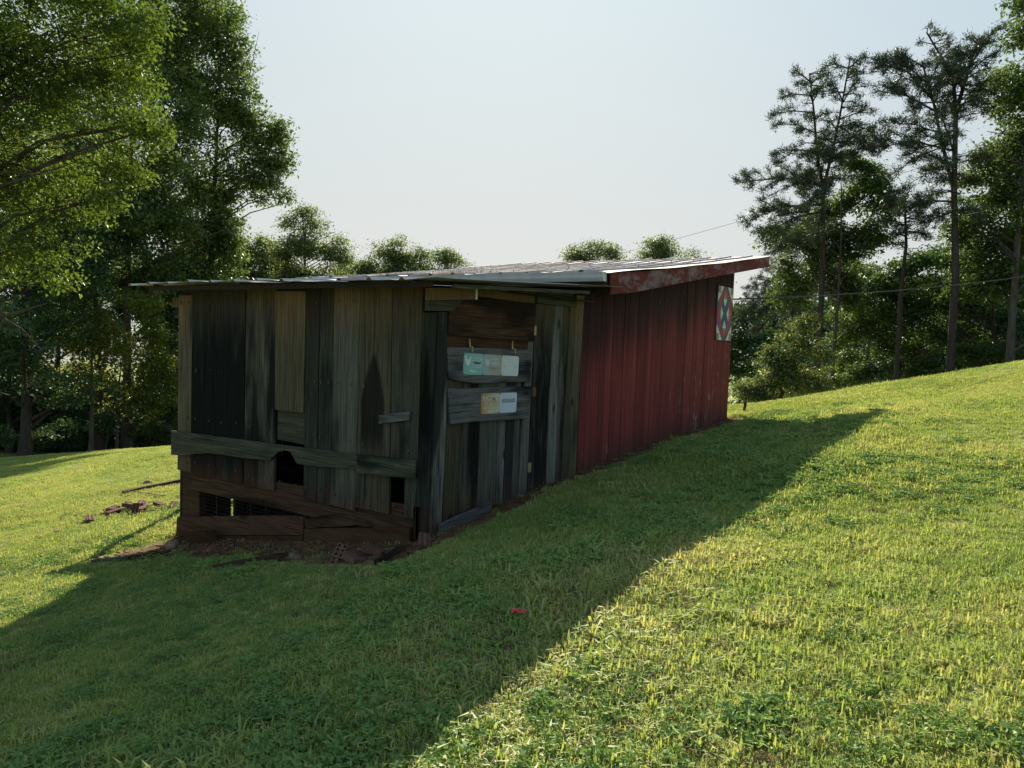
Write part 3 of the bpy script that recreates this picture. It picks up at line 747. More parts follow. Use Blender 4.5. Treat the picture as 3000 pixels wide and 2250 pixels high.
flat('hen_print', HEN, M['ink_white'], s1); flat('hen_print', [(.043, -.028), (.055, -.028), (.055, -.02), (.043, -.02)], M['ink_white'], s1)
text_mesh('COOP', .052, M['ink_white'], s1, .205, -.058, sx=1.05); text_mesh('Sweet', .042, M['ink_dark'], s1, .205, -.088, shear=.3)
text_mesh('COOP', .052, M['ink_white'], s1, .205, -.122, sx=1.05)
flat('underline', [(.10, -.165), (.12, -.158), (.20, -.168), (.22, -.175), (.16, -.178), (.105, -.174)], M['ink_white'], s1)
y, z = along(.516, 1.682, t1, 1)
s2 = make_sign('blue tin sign browning at one side, lettered HAPPY HENS', M['s_blue'], y, z, t1, .0505)
flat('hen_print', [(a * .75 + .02, b * .75 - .02) for a, b in HEN], M['ink_cream'], s2)
text_mesh('HAPPY', .040, M['ink_white'], s2, .195, -.05, sx=1.1); text_mesh('HENS', .052, M['ink_white'], s2, .195, -.09, sx=1.1)
text_mesh('LIVE HERE', .024, M['ink_grey'], s2, .16, -.135, sx=1.1)
flat('faded_line', [(.10, -.118), (.235, -.118), (.235, -.121), (.10, -.121)], M['ink_grey'], s2); flat('faded_line', [(.10, -.150), (.235, -.150), (.235, -.153), (.10, -.153)], M['ink_grey'], s2)
y, z = along(.516, 1.682, t1, 2)
s3 = make_sign('pale tin sign faded blank except two small dashes', M['s_blank'], y, z, t1, .0505)
for a in (.035, .235): flat('faded_line', [(a, -.104), (a + .036, -.104), (a + .036, -.109), (a, -.109)], M['ink_slate'], s3)
y, z = along(.801, 1.29, t2, 0)
s4 = make_sign('rust-streaked tin sign with the word HOME in faded white', M['s_rust'], y, z, t2, .0545)
text_mesh('HOME', .072, M['ink_cream'], s4, .152, -.05, sx=1.25)
for k in range(9): flat('faded_line', [(.05 + .024 * k, -.138), (.064 + .024 * k, -.138), (.064 + .024 * k, -.153), (.05 + .024 * k, -.153)], M['ink_cream'], s4) if k % 3 != 2 else None
flat('faded_line', [(.15, -.10), (.18, -.10), (.18, -.125), (.15, -.125)], M['ink_cream'], s4)
flat('faded_line', [(.12, -.166), (.14, -.18), (.19, -.168), (.21, -.185), (.15, -.19), (.11, -.186)], M['ink_cream'], s4)
y, z = along(.801, 1.29, t2, 1)
s5 = make_sign('white tin sign with CAUTION on a dark bar', M['s_white'], y, z, t2, .0545)
flat('caution_bar', [(.04, -.068), (.05, -.062), (.255, -.062), (.265, -.068), (.265, -.092), (.255, -.098), (.05, -.098), (.04, -.092)], M['ink_slate'], s5)
tx = text_mesh('CAUTION:', .036, M['ink_white'], s5, .152, -.08, sx=1.15); tx.location.x = .0006

BROAD=[
('maple',-13.63,0.47,-2.09,0.20,44000,0.12,[(1.17, -0.0, 10.27, 2.89), (1.18, 1.46, 9.82, 1.98), (1.38, 2.6, 10.32, 1.57), (1.36, 3.18, 9.53, 1.24), (0.85, 2.51, 8.35, 2.15), (1.46, 3.66, 8.2, 0.74), (1.21, 3.27, 7.48, 0.91), (0.22, 2.12, 6.69, 1.9), (0.97, 3.17, 6.52, 0.91), (-0.78, 1.22, 7.75, 2.48), (1.47, 3.49, 10.04, 0.66), (1.48, 3.86, 10.53, 0.58), (0.81, 1.6, 5.32, 1.24), (1.85, 3.9, 8.32, 0.29), (-0.51, 0.25, 8.49, 2.73)]),
('shade',-41.58,14.23,-5.69,0.30,22000,0.20,[(-0.36, -0.1, 10.89, 4.35), (1.28, 1.28, 9.3, 3.04), (-0.44, -1.08, 7.31, 4.35), (0.98, 0.18, 5.34, 3.04), (1.19, 2.22, 11.66, 2.61), (0.83, -3.42, 9.82, 5.43), (0.81, 1.68, 3.4, 1.3), (1.43, -0.84, 13.6, 4.35)]),
('poplar',-42.03,20.20,-6.32,0.28,36000,0.24,[(1.14, 0.29, 13.39, 3.0), (-0.95, -0.47, 11.3, 2.53), (1.27, 0.84, 16.54, 3.46), (1.96, 1.95, 19.78, 3.92), (1.41, -0.35, 22.29, 4.61), (0.22, 2.95, 26.16, 3.46), (3.2, 2.88, 27.61, 2.77), (-1.38, 0.09, 26.74, 4.15), (-0.15, 1.27, 10.38, 1.84), (0.46, -1.83, 15.93, 3.92), (-1.64, -1.79, 20.35, 4.61), (-0.37, 2.12, 29.75, 3.69), (1.42, 1.88, 14.83, 2.53), (1.11, 1.64, 11.87, 2.07)]),
('poplar',-42.17,25.80,-6.90,0.28,38000,0.24,[(0.52, 0.14, 27.63, 2.31), (0.67, 1.62, 26.29, 1.51), (1.66, 0.71, 22.98, 2.56), (1.58, 2.68, 21.44, 2.07), (2.5, 3.36, 22.17, 1.22), (2.23, 3.75, 20.21, 1.27), (1.43, 1.73, 19.88, 2.56), (1.73, 2.62, 18.65, 1.58), (2.5, 3.72, 18.55, 0.78), (3.06, 3.93, 17.85, 0.54), (-0.11, -0.39, 23.61, 3.65), (0.44, -1.68, 19.28, 3.41), (-0.05, 0.95, 17.12, 1.46), (0.87, 0.1, 14.67, 1.83), (1.09, 0.5, 12.89, 1.34), (-0.04, -0.56, 14.17, 2.68), (0.33, -1.68, 25.35, 3.41), (0.56, -1.14, 28.49, 2.43), (-0.24, -0.64, 11.68, 1.7), (-0.05, 0.76, 29.73, 1.46), (0.05, 1.03, 15.97, 1.22), (-0.61, 0.4, 17.98, 1.7), (0.66, 0.9, 14.32, 1.1), (0.46, 0.42, 11.98, 1.34), (0.63, 1.53, 18.08, 0.85), (0.52, -0.7, 15.92, 1.95), (-1.54, -0.63, 16.51, 2.19), (-1.39, -0.44, 13.32, 1.95), (-0.57, -1.91, 10.91, 1.7)]),
('sunlit',-40.26,17.11,-5.75,0.14,5000,0.19,[(0.8, 0.21, 7.56, 1.85), (-0.21, -0.61, 6.55, 1.3), (0.83, 1.17, 6.02, 1.63), (-0.08, 0.48, 4.41, 1.3), (1.47, 2.22, 9.03, 1.41), (-0.39, -0.33, 4.99, 0.87)]),
('sunlit',-40.97,19.00,-6.04,0.12,5000,0.20,[(0.66, 0.81, 3.62, 1.57), (0.65, 2.32, 5.25, 1.57), (0.42, 1.78, 7.34, 1.34), (0.15, -0.36, 3.02, 0.78), (1.22, 2.67, 3.8, 1.34)]),
('shade',-42.60,23.23,-6.71,0.22,9000,0.22,[(0.35, -0.08, 7.58, 1.67), (1.09, 0.15, 9.8, 2.15), (-0.18, 0.28, 3.51, 1.2), (-0.77, -0.17, 12.22, 1.91), (1.04, 0.47, 5.83, 1.43)]),
('shade',-41.86,18.39,-6.11,0.27,14000,0.22,[(0.38, -1.05, 16.7, 3.39), (-0.16, -1.72, 13.91, 3.17), (0.71, 0.37, 13.37, 2.26), (0.4, -0.65, 10.88, 2.03), (-1.73, -2.13, 17.07, 3.17)]),
('shade',-50.06,19.78,-6.88,0.22,10000,0.26,[(1.37, -1.05, 14.07, 3.91), (-0.41, -0.89, 9.67, 4.17), (1.51, 0.17, 7.94, 3.13), (-0.66, -1.2, 4.67, 2.87)]),
('shade',-48.34,16.19,-6.47,0.22,8000,0.25,[(-0.68, -0.31, 5.93, 3.72), (-2.35, -0.79, 9.07, 4.46), (-0.24, 0.67, 3.14, 1.49)]),
('leafy',-3.77,32.99,-1.86,0.12,25000,0.20,[(-1.37, 2.32, 7.51, 1.7), (-2.12, 0.99, 6.41, 1.27), (-0.13, 2.43, 6.5, 1.44), (-0.6, 2.05, 9.14, 1.7), (0.64, 1.96, 11.98, 1.27), (1.56, 1.33, 10.68, 1.1), (-0.15, 1.71, 10.71, 0.93), (0.99, 1.79, 9.03, 1.1), (-2.47, 0.2, 7.67, 0.85), (-3.01, 0.1, 9.16, 0.85), (0.01, 1.83, 12.82, 0.76), (-2.15, 1.77, 9.17, 1.19), (-1.34, 2.82, 10.63, 1.02)]),
('leafy',3.30,30.86,0.23,0.16,26000,0.21,[(-0.57, 2.62, 14.97, 0.94), (-0.31, 0.99, 12.38, 1.41), (-0.52, 2.13, 10.67, 1.64), (-1.4, 1.31, 10.17, 0.86), (-1.25, 2.37, 8.76, 1.64), (-2.06, 1.28, 8.98, 0.78), (-0.1, 0.92, 8.19, 2.19), (-1.1, 2.08, 6.5, 1.96), (-2.36, 3.05, 7.42, 1.02), (-0.06, 2.24, 5.07, 2.19), (-1.47, 1.54, 5.03, 1.49), (0.8, 0.94, 11.54, 2.82), (-0.42, 3.07, 16.2, 0.94)]),
('shade',2.61,35.84,-0.53,0.14,17000,0.22,[(-2.6, 2.68, 5.19, 1.87), (-3.3, 0.32, 6.5, 1.52), (-0.78, 1.98, 4.5, 1.78), (-4.08, 1.46, 4.61, 1.52), (0.66, 0.85, 3.83, 1.43), (-2.59, 2.06, 3.57, 1.25), (-4.82, 0.82, 5.75, 1.52), (-1.58, 1.62, 6.58, 1.43)]),
('leafy',-3.20,37.18,-1.76,0.11,13000,0.21,[(-0.03, 2.14, 5.95, 1.78), (-0.73, 0.9, 4.81, 1.59), (0.86, 1.39, 4.15, 1.4), (-1.09, 1.51, 3.0, 1.03), (1.87, 3.4, 4.04, 1.22), (3.76, 3.12, 4.45, 1.12), (-0.74, 1.83, 7.73, 1.5)]),
('shade',3.36,38.87,-0.36,0.13,7000,0.23,[(0.03, 0.86, 4.61, 1.91), (-0.71, 0.96, 2.93, 1.15), (0.48, 2.78, 8.11, 2.87)]),
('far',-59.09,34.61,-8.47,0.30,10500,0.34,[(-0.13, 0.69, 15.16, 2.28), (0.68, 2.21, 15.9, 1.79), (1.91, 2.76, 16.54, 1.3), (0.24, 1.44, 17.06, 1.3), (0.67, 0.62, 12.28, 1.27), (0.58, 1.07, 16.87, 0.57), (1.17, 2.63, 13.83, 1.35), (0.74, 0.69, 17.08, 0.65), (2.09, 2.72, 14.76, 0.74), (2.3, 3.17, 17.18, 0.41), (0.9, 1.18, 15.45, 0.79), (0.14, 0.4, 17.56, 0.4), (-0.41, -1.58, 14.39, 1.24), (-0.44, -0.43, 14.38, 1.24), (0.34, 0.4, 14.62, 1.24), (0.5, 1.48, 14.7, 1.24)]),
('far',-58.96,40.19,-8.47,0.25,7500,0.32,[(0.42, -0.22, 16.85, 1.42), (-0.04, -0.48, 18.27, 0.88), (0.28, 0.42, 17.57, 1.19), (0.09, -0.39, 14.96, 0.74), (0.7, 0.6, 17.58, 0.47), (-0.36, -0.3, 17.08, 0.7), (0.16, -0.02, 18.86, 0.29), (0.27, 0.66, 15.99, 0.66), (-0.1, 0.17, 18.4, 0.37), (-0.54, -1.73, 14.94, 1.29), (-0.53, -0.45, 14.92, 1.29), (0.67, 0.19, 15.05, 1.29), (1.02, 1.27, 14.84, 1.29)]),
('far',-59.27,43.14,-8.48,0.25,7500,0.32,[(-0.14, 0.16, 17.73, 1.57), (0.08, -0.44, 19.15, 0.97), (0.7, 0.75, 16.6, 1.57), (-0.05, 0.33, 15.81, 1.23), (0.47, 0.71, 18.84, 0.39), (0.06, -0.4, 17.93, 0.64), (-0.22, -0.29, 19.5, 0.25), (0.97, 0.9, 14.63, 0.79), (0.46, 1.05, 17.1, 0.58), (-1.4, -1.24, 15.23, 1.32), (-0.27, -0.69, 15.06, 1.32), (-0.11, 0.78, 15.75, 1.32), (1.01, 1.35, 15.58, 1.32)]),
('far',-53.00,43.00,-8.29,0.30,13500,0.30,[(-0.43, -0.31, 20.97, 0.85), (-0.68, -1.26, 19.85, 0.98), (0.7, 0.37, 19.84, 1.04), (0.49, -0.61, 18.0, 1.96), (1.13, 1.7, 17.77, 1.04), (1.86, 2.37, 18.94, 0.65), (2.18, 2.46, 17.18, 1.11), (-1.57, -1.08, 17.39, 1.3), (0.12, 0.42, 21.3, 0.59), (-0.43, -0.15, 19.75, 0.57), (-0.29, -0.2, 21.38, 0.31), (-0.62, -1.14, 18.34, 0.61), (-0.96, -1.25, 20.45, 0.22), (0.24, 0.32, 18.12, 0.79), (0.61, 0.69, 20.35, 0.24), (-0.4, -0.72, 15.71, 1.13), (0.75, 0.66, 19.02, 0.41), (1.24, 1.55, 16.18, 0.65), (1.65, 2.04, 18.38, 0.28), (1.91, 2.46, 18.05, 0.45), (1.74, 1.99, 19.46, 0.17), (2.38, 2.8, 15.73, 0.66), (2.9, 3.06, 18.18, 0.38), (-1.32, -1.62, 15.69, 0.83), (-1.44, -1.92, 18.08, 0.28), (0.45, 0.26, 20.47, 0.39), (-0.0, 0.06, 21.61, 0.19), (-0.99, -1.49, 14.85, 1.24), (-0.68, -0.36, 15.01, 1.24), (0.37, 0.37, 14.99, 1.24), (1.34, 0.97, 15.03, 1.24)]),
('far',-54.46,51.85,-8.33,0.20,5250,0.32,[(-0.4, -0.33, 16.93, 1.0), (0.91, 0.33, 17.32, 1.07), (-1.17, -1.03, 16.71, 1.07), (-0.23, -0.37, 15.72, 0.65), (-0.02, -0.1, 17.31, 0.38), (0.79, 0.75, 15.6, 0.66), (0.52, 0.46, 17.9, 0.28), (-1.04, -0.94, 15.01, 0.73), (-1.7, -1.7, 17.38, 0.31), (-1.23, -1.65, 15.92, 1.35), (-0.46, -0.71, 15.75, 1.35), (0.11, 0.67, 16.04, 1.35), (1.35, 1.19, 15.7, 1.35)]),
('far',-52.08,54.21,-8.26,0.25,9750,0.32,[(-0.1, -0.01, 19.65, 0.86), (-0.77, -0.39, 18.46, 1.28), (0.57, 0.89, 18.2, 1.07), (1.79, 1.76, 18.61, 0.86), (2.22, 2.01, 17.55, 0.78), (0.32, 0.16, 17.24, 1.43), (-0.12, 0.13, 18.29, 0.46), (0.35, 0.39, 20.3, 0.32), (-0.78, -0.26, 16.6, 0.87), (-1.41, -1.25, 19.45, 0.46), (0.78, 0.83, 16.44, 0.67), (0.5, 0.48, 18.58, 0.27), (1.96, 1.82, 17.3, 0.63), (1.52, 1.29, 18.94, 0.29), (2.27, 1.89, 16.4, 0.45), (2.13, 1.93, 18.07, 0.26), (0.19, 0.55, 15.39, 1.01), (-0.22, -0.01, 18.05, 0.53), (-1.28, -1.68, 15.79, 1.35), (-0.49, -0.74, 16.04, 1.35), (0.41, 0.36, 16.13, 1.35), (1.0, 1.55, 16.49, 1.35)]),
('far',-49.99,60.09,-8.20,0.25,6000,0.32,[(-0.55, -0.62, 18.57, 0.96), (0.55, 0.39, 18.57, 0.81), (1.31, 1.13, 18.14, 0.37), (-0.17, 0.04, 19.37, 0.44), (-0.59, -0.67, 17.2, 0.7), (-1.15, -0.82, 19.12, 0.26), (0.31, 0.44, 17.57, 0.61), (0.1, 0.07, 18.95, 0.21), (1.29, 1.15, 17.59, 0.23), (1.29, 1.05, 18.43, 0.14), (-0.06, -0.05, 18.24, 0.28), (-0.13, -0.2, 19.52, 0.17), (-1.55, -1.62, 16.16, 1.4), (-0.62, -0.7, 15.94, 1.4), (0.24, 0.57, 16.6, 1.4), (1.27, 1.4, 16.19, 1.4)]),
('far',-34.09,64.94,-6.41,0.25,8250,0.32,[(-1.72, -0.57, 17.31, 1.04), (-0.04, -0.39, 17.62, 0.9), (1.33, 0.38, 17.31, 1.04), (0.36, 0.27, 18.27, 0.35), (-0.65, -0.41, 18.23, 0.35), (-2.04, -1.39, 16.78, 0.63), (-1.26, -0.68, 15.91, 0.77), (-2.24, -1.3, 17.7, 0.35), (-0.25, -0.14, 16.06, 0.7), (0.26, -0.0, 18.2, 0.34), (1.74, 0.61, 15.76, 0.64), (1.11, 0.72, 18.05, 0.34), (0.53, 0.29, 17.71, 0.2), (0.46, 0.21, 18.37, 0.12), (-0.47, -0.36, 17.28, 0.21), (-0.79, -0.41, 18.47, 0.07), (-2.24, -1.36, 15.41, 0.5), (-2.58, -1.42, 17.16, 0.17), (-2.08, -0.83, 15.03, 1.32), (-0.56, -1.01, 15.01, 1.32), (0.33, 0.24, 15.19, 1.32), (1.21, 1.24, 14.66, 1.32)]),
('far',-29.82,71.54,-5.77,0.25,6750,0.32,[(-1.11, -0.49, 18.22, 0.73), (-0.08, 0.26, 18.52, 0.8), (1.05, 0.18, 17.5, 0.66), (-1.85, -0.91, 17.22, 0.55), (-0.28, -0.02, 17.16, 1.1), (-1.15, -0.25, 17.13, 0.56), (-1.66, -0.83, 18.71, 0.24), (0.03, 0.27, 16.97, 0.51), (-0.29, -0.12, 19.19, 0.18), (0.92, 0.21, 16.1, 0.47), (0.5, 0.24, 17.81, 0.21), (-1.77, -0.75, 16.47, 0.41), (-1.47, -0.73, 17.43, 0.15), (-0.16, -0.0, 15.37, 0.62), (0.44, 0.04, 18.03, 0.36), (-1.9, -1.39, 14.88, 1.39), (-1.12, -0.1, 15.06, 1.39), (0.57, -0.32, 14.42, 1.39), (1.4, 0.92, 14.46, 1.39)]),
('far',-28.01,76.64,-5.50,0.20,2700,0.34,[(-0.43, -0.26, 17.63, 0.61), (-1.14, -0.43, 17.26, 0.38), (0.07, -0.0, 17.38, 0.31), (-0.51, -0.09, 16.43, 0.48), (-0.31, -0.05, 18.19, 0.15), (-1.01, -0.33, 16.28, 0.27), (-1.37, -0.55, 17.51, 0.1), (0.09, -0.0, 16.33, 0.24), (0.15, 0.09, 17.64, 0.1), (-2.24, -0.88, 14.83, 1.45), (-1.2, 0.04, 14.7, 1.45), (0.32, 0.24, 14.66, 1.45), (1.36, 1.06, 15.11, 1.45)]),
]
PINES=[
(-3.92, 30.91, -1.67, 0.15, [[(-3.77, 30.94, -0.39), (-3.92, 30.9, 3.72), (-3.99, 30.89, 6.74), (-4.11, 30.86, 8.99)], [(-4.11, 30.86, 8.99), (-4.42, 30.79, 10.34), (-4.66, 30.72, 12.29), (-4.93, 30.65, 14.02)], [(-4.11, 30.86, 8.99), (-3.82, 30.93, 10.61), (-3.61, 30.98, 12.21), (-3.36, 31.03, 14.45)]], [(-4.12, 30.86, 9.06, -7.55, 30.01, 9.35), (-4.07, 30.87, 8.24, -7.44, 30.7, 7.66), (-4.25, 30.83, 9.74, -4.45, 29.52, 9.93), (-4.06, 30.87, 7.94, -6.27, 29.36, 6.8), (-3.99, 30.89, 6.74, -6.09, 30.38, 6.16), (-4.43, 30.78, 10.64, -5.62, 29.09, 9.82), (-4.54, 30.75, 11.39, -6.25, 30.13, 11.83), (-4.66, 30.72, 12.29, -6.33, 30.09, 12.2), (-4.77, 30.7, 13.04, -5.87, 29.67, 12.85), (-4.87, 30.67, 13.64, -5.69, 31.17, 14.3), (-4.38, 30.79, 10.94, -5.43, 30.88, 10.92), (-3.62, 30.97, 11.92, -2.32, 31.33, 12.13), (-3.54, 30.99, 12.94, -2.21, 30.74, 13.1), (-3.45, 31.01, 13.66, -2.53, 31.19, 13.78), (-3.41, 31.02, 14.09, -3.23, 32.47, 14.65), (-3.75, 30.94, 10.6, -1.83, 31.93, 11.27), (-3.8, 30.93, 10.31, -2.01, 30.16, 10.24), (-3.53, 31.0, 12.65, -3.84, 30.27, 13.51), (-3.61, 30.98, 11.63, -2.02, 29.98, 10.91), (-4.75, 30.7, 12.74, -4.39, 31.37, 13.77), (-4.86, 30.67, 13.49, -4.17, 29.32, 13.28), (-4.6, 30.74, 11.99, -4.04, 30.28, 12.09), (-4.01, 30.88, 7.04, -5.54, 30.02, 6.4), (-4.04, 30.88, 7.64, -5.26, 29.27, 7.7), (-3.84, 30.93, 10.91, -1.8, 31.15, 10.58), (-3.73, 30.95, 11.49, -4.3, 31.42, 12.12)]) ,
(1.28, 30.74, -0.51, 0.17, [[(1.33, 30.74, 1.53), (1.24, 30.73, 5.12), (0.98, 30.71, 8.41), (0.85, 30.69, 11.54)], [(0.85, 30.69, 11.54), (0.72, 30.68, 12.63), (0.24, 30.63, 13.77), (-0.37, 30.55, 14.87)], [(0.85, 30.69, 11.54), (1.12, 30.72, 12.84), (1.3, 30.74, 13.75), (1.5, 30.76, 14.31)], [(0.98, 30.71, 8.41), (0.44, 30.65, 10.36), (0.04, 30.6, 12.03), (-0.48, 30.53, 13.73)]], [(0.82, 30.69, 10.05, -1.94, 29.77, 10.22), (0.67, 30.68, 10.61, -1.59, 30.35, 11.36), (0.25, 30.63, 11.6, -1.93, 31.14, 12.89), (0.1, 30.61, 12.02, -2.36, 31.6, 14.31), (-0.18, 30.57, 12.74, -1.73, 30.25, 14.07), (-0.34, 30.55, 13.44, -1.54, 30.67, 14.16), (0.83, 30.69, 11.94, 1.87, 30.48, 12.26), (1.12, 30.72, 12.84, 1.81, 31.46, 13.35), (1.32, 30.74, 13.48, 1.76, 32.04, 14.56), (0.87, 30.7, 11.26, 1.87, 31.3, 11.55), (1.0, 30.71, 8.0, -0.89, 28.97, 7.44), (0.98, 30.71, 8.41, -0.37, 31.27, 8.19), (0.95, 30.71, 8.82, 1.9, 31.58, 8.9), (0.44, 30.65, 10.36, -1.05, 30.85, 9.87), (0.38, 30.64, 13.34, -0.19, 30.94, 14.21), (1.4, 30.75, 14.0, 1.04, 31.83, 14.82), (0.04, 30.6, 12.03, -0.68, 29.28, 11.38), (0.84, 30.69, 11.67, 1.56, 30.3, 11.86), (0.67, 30.68, 12.63, -0.27, 31.11, 13.18), (0.93, 30.7, 12.2, 0.21, 29.69, 11.89), (0.91, 30.7, 9.5, -0.79, 31.24, 8.93), (1.12, 30.72, 12.98, 0.57, 32.04, 14.15), (0.45, 30.65, 10.22, -1.58, 31.1, 9.26), (0.97, 30.71, 7.59, 0.05, 29.64, 6.68)]) ,
(-0.91, 32.49, -1.32, 0.13, [[(-0.9, 32.49, 1.42), (-0.97, 32.48, 4.58), (-0.89, 32.5, 6.51), (-1.07, 32.47, 8.59)]], [(-1.06, 32.47, 8.29, -1.7, 31.36, 8.3), (-1.04, 32.47, 8.0, -0.22, 33.25, 8.36), (-0.98, 32.48, 7.4, -1.78, 31.34, 7.43), (-0.96, 32.48, 7.1, -0.02, 33.39, 6.88), (-1.07, 32.47, 8.44, -0.84, 32.56, 9.03), (-0.91, 32.49, 6.66, -1.6, 32.24, 6.51), (-1.0, 32.48, 7.7, -0.23, 31.53, 7.51), (-1.07, 32.47, 8.51, -1.35, 31.51, 8.74)]) ,
(-11.25, 54.84, -2.99, 0.18, [[(-11.08, 54.89, -0.69), (-11.49, 54.78, 4.97), (-11.8, 54.69, 8.55), (-12.36, 54.54, 10.35)]], [(-11.7, 54.72, 7.53, -15.13, 55.01, 6.03), (-11.66, 54.73, 6.76, -16.0, 54.8, 3.33), (-11.55, 54.76, 6.0, -14.75, 52.56, 4.06), (-11.78, 54.7, 8.3, -13.94, 54.35, 7.54), (-11.49, 54.78, 4.97, -14.55, 55.44, 2.85), (-12.06, 54.62, 9.07, -13.39, 54.72, 9.64), (-11.72, 54.71, 8.04, -9.85, 54.91, 8.02), (-11.56, 54.76, 6.25, -9.36, 54.27, 6.2), (-11.59, 54.75, 5.48, -13.43, 53.22, 4.36)]) ,
]
BUSH=[
('bush',-40.82,18.22,-5.94,0.04,1500,0.14,[(-0.24, 0.15, 1.8, 0.93), (0.02, -0.19, 2.45, 0.55)]),
('bush',-42.57,16.93,-6.08,0.04,1500,0.16,[(-0.39, 0.2, 1.33, 1.02), (-0.36, -0.77, 1.52, 0.9)]),
('bush',-41.33,21.45,-6.34,0.04,2000,0.16,[(-0.14, 0.25, 1.55, 0.92), (-0.14, -0.75, 1.78, 0.81), (0.31, 0.79, 1.49, 0.69)]),
('bush',-42.28,15.14,-5.86,0.04,1500,0.15,[(0.26, -0.12, 1.19, 0.78), (-0.46, -1.22, 1.3, 1.0)]),
('bush',-41.06,23.83,-6.54,0.04,1500,0.18,[(-0.34, 0.29, 2.06, 1.41)]),
('shrub',-4.35,26.67,-1.32,0.07,9500,0.16,[(-0.29, -0.14, 1.76, 0.89), (-0.98, -0.35, 1.44, 0.55), (0.48, -0.13, 2.35, 1.15), (-0.08, -0.15, 2.94, 0.69), (1.07, 0.27, 3.06, 0.93), (0.62, 0.02, 4.0, 0.79), (1.44, 0.36, 1.85, 0.79), (-1.31, -0.43, 1.56, 0.26), (-0.61, -0.36, 1.12, 0.43)]),
('bush',-2.81,34.20,-1.69,0.04,2500,0.17,[(-0.17, -0.34, 2.37, 0.7), (0.68, -0.17, 2.58, 0.78), (-0.9, -0.38, 2.0, 0.52)]),
('bush',-0.54,34.56,-1.31,0.04,2500,0.17,[(0.09, -0.36, 2.43, 0.78), (0.86, -0.1, 2.78, 0.78), (-0.77, -0.29, 2.39, 0.7)]),
('bush',1.75,34.79,-0.74,0.04,2500,0.17,[(-0.13, -0.01, 2.58, 0.78), (0.64, -0.06, 2.76, 0.7), (1.39, -0.21, 2.94, 0.7)]),
]

# ---------------------------------------------------------------- small things on the ground
def brick_mesh():
    bm = bmesh.new(); w, l, h = .095, .20, .06
    # solid brick with a double row of core holes: built as a grid with sunk octagons
    nx, ny = 2, 5
    def ring(cx, cy, z, r): return [bm.verts.new((cx + r * math.cos(2 * math.pi * k / 8 + .39), cy + r * math.sin(2 * math.pi * k / 8 + .39), z)) for k in range(8)]
    cw, cl = w / nx, l / ny
    for z, flip in ((h, False), (0, True)):
        for i in range(nx):
            for j in range(ny):
                x0, y0 = -w / 2 + i * cw, -l / 2 + j * cl
                cs = [bm.verts.new((x0 + a * cw, y0 + b * cl, z)) for a, b in ((1, .5), (1, 1), (.5, 1), (0, 1), (0, .5), (0, 0), (.5, 0), (1, 0))]
                rg = [bm.verts.new((x0 + cw / 2 + .0135 * math.cos(2 * math.pi * k / 8), y0 + cl / 2 + .0135 * math.sin(2 * math.pi * k / 8), z)) for k in range(8)]
                lo = [bm.verts.new((v.co.x, v.co.y, h / 2 + (.004 if not flip else -.004))) for v in rg]
                for k in range(8):
                    k2 = (k + 1) % 8
                    bm.faces.new((cs[k], cs[k2], rg[k2], rg[k]) if not flip else (cs[k2], cs[k], rg[k], rg[k2]))
                    bm.faces.new((rg[k], rg[k2], lo[k2], lo[k]) if not flip else (rg[k2], rg[k], lo[k], lo[k2]))
                bm.faces.new(lo if not flip else lo[::-1])
    for (a, b) in (((-w / 2, -l / 2), (w / 2, -l / 2)), ((w / 2, -l / 2), (w / 2, l / 2)), ((w / 2, l / 2), (-w / 2, l / 2)), ((-w / 2, l / 2), (-w / 2, -l / 2))):
        bm.faces.new([bm.verts.new((*a, 0)), bm.verts.new((*b, 0)), bm.verts.new((*b, h)), bm.verts.new((*a, h))])
    bmesh.ops.remove_doubles(bm, verts=bm.verts, dist=.0003)
    bmesh.ops.recalc_face_normals(bm, faces=bm.faces)
    me = bpy.data.meshes.new('brick'); bm.to_mesh(me); bm.free(); me.materials.append(M['brick']); return me
BRICK = brick_mesh()
# x, y, height above ground, rotation (rx, ry, rz), label
bricks = [
 (-6.79, .485, .005, (.15, .1, 1.2), 'lone red brick with core holes, lying flat left of the brick heap'),
 (-6.73, 1.22, .075, (.05, .1, .9), 'brick on top of the heap beside the coop'),
 (-6.70, 1.22, .005, (.0, .05, .4), 'brick at the base of the heap, directly under the top one'),
 (-6.45, .98, .04, (.8, .1, 1.0), 'brick tipped on edge at the front of the heap, showing its core holes'),
 (-7.05, 1.22, .04, (.3, .2, 1.5), 'brick propped against the left side of the heap'),
 (-7.15, 1.05, .005, (.0, .1, 2.2), 'brick lying low on the left of the heap'),
 (-6.20, 1.42, .01, (.2, .15, .8), 'single brick right of the heap, near the coop corner'),
 (-6.95, .92, .005, (.1, .0, .2), 'brick half sunk in grass before the heap'),
 (.20, -.15, .015, (.3, .2, .8), 'dark brick against the foot of the coop corner post'),
 (-.33, -.62, .03, (.9, .2, .5), 'upright brick lump in the dirt before the coop'),
 (-.12, -.68, .01, (.1, .2, 1.3), 'brick lying flat in the dirt before the splintered board'),
 (-.20, -.36, .01, (.2, .1, 1.9), 'brick against the lowest coop board on its right half'),
]
bricks += [
 (-7.35, 1.12, .005, (.1, .1, .3), 'leftmost brick of the heap beside the coop'),
 (-6.60, 1.45, .005, (.1, .0, 1.7), 'brick at the back of the heap beside the coop'),
 (-6.88, 1.12, .06, (.15, .2, 2.4), 'brick lying across two others in the middle of the heap'),
 (-6.52, 1.12, .005, (.0, .1, .6), 'brick at the right foot of the heap beside the coop'),
 (-7.02, 1.42, .005, (.1, .1, 1.1), 'brick behind the propped one in the heap'),
]
for (x, y, dz, r, lab) in bricks:
    o = bpy.data.objects.new('brick', BRICK); COL.objects.link(o); o.location = (x, y, gz(x, y) + dz); o.rotation_euler = r
    tag(o, lab, 'brick', 'loose bricks around the coop')
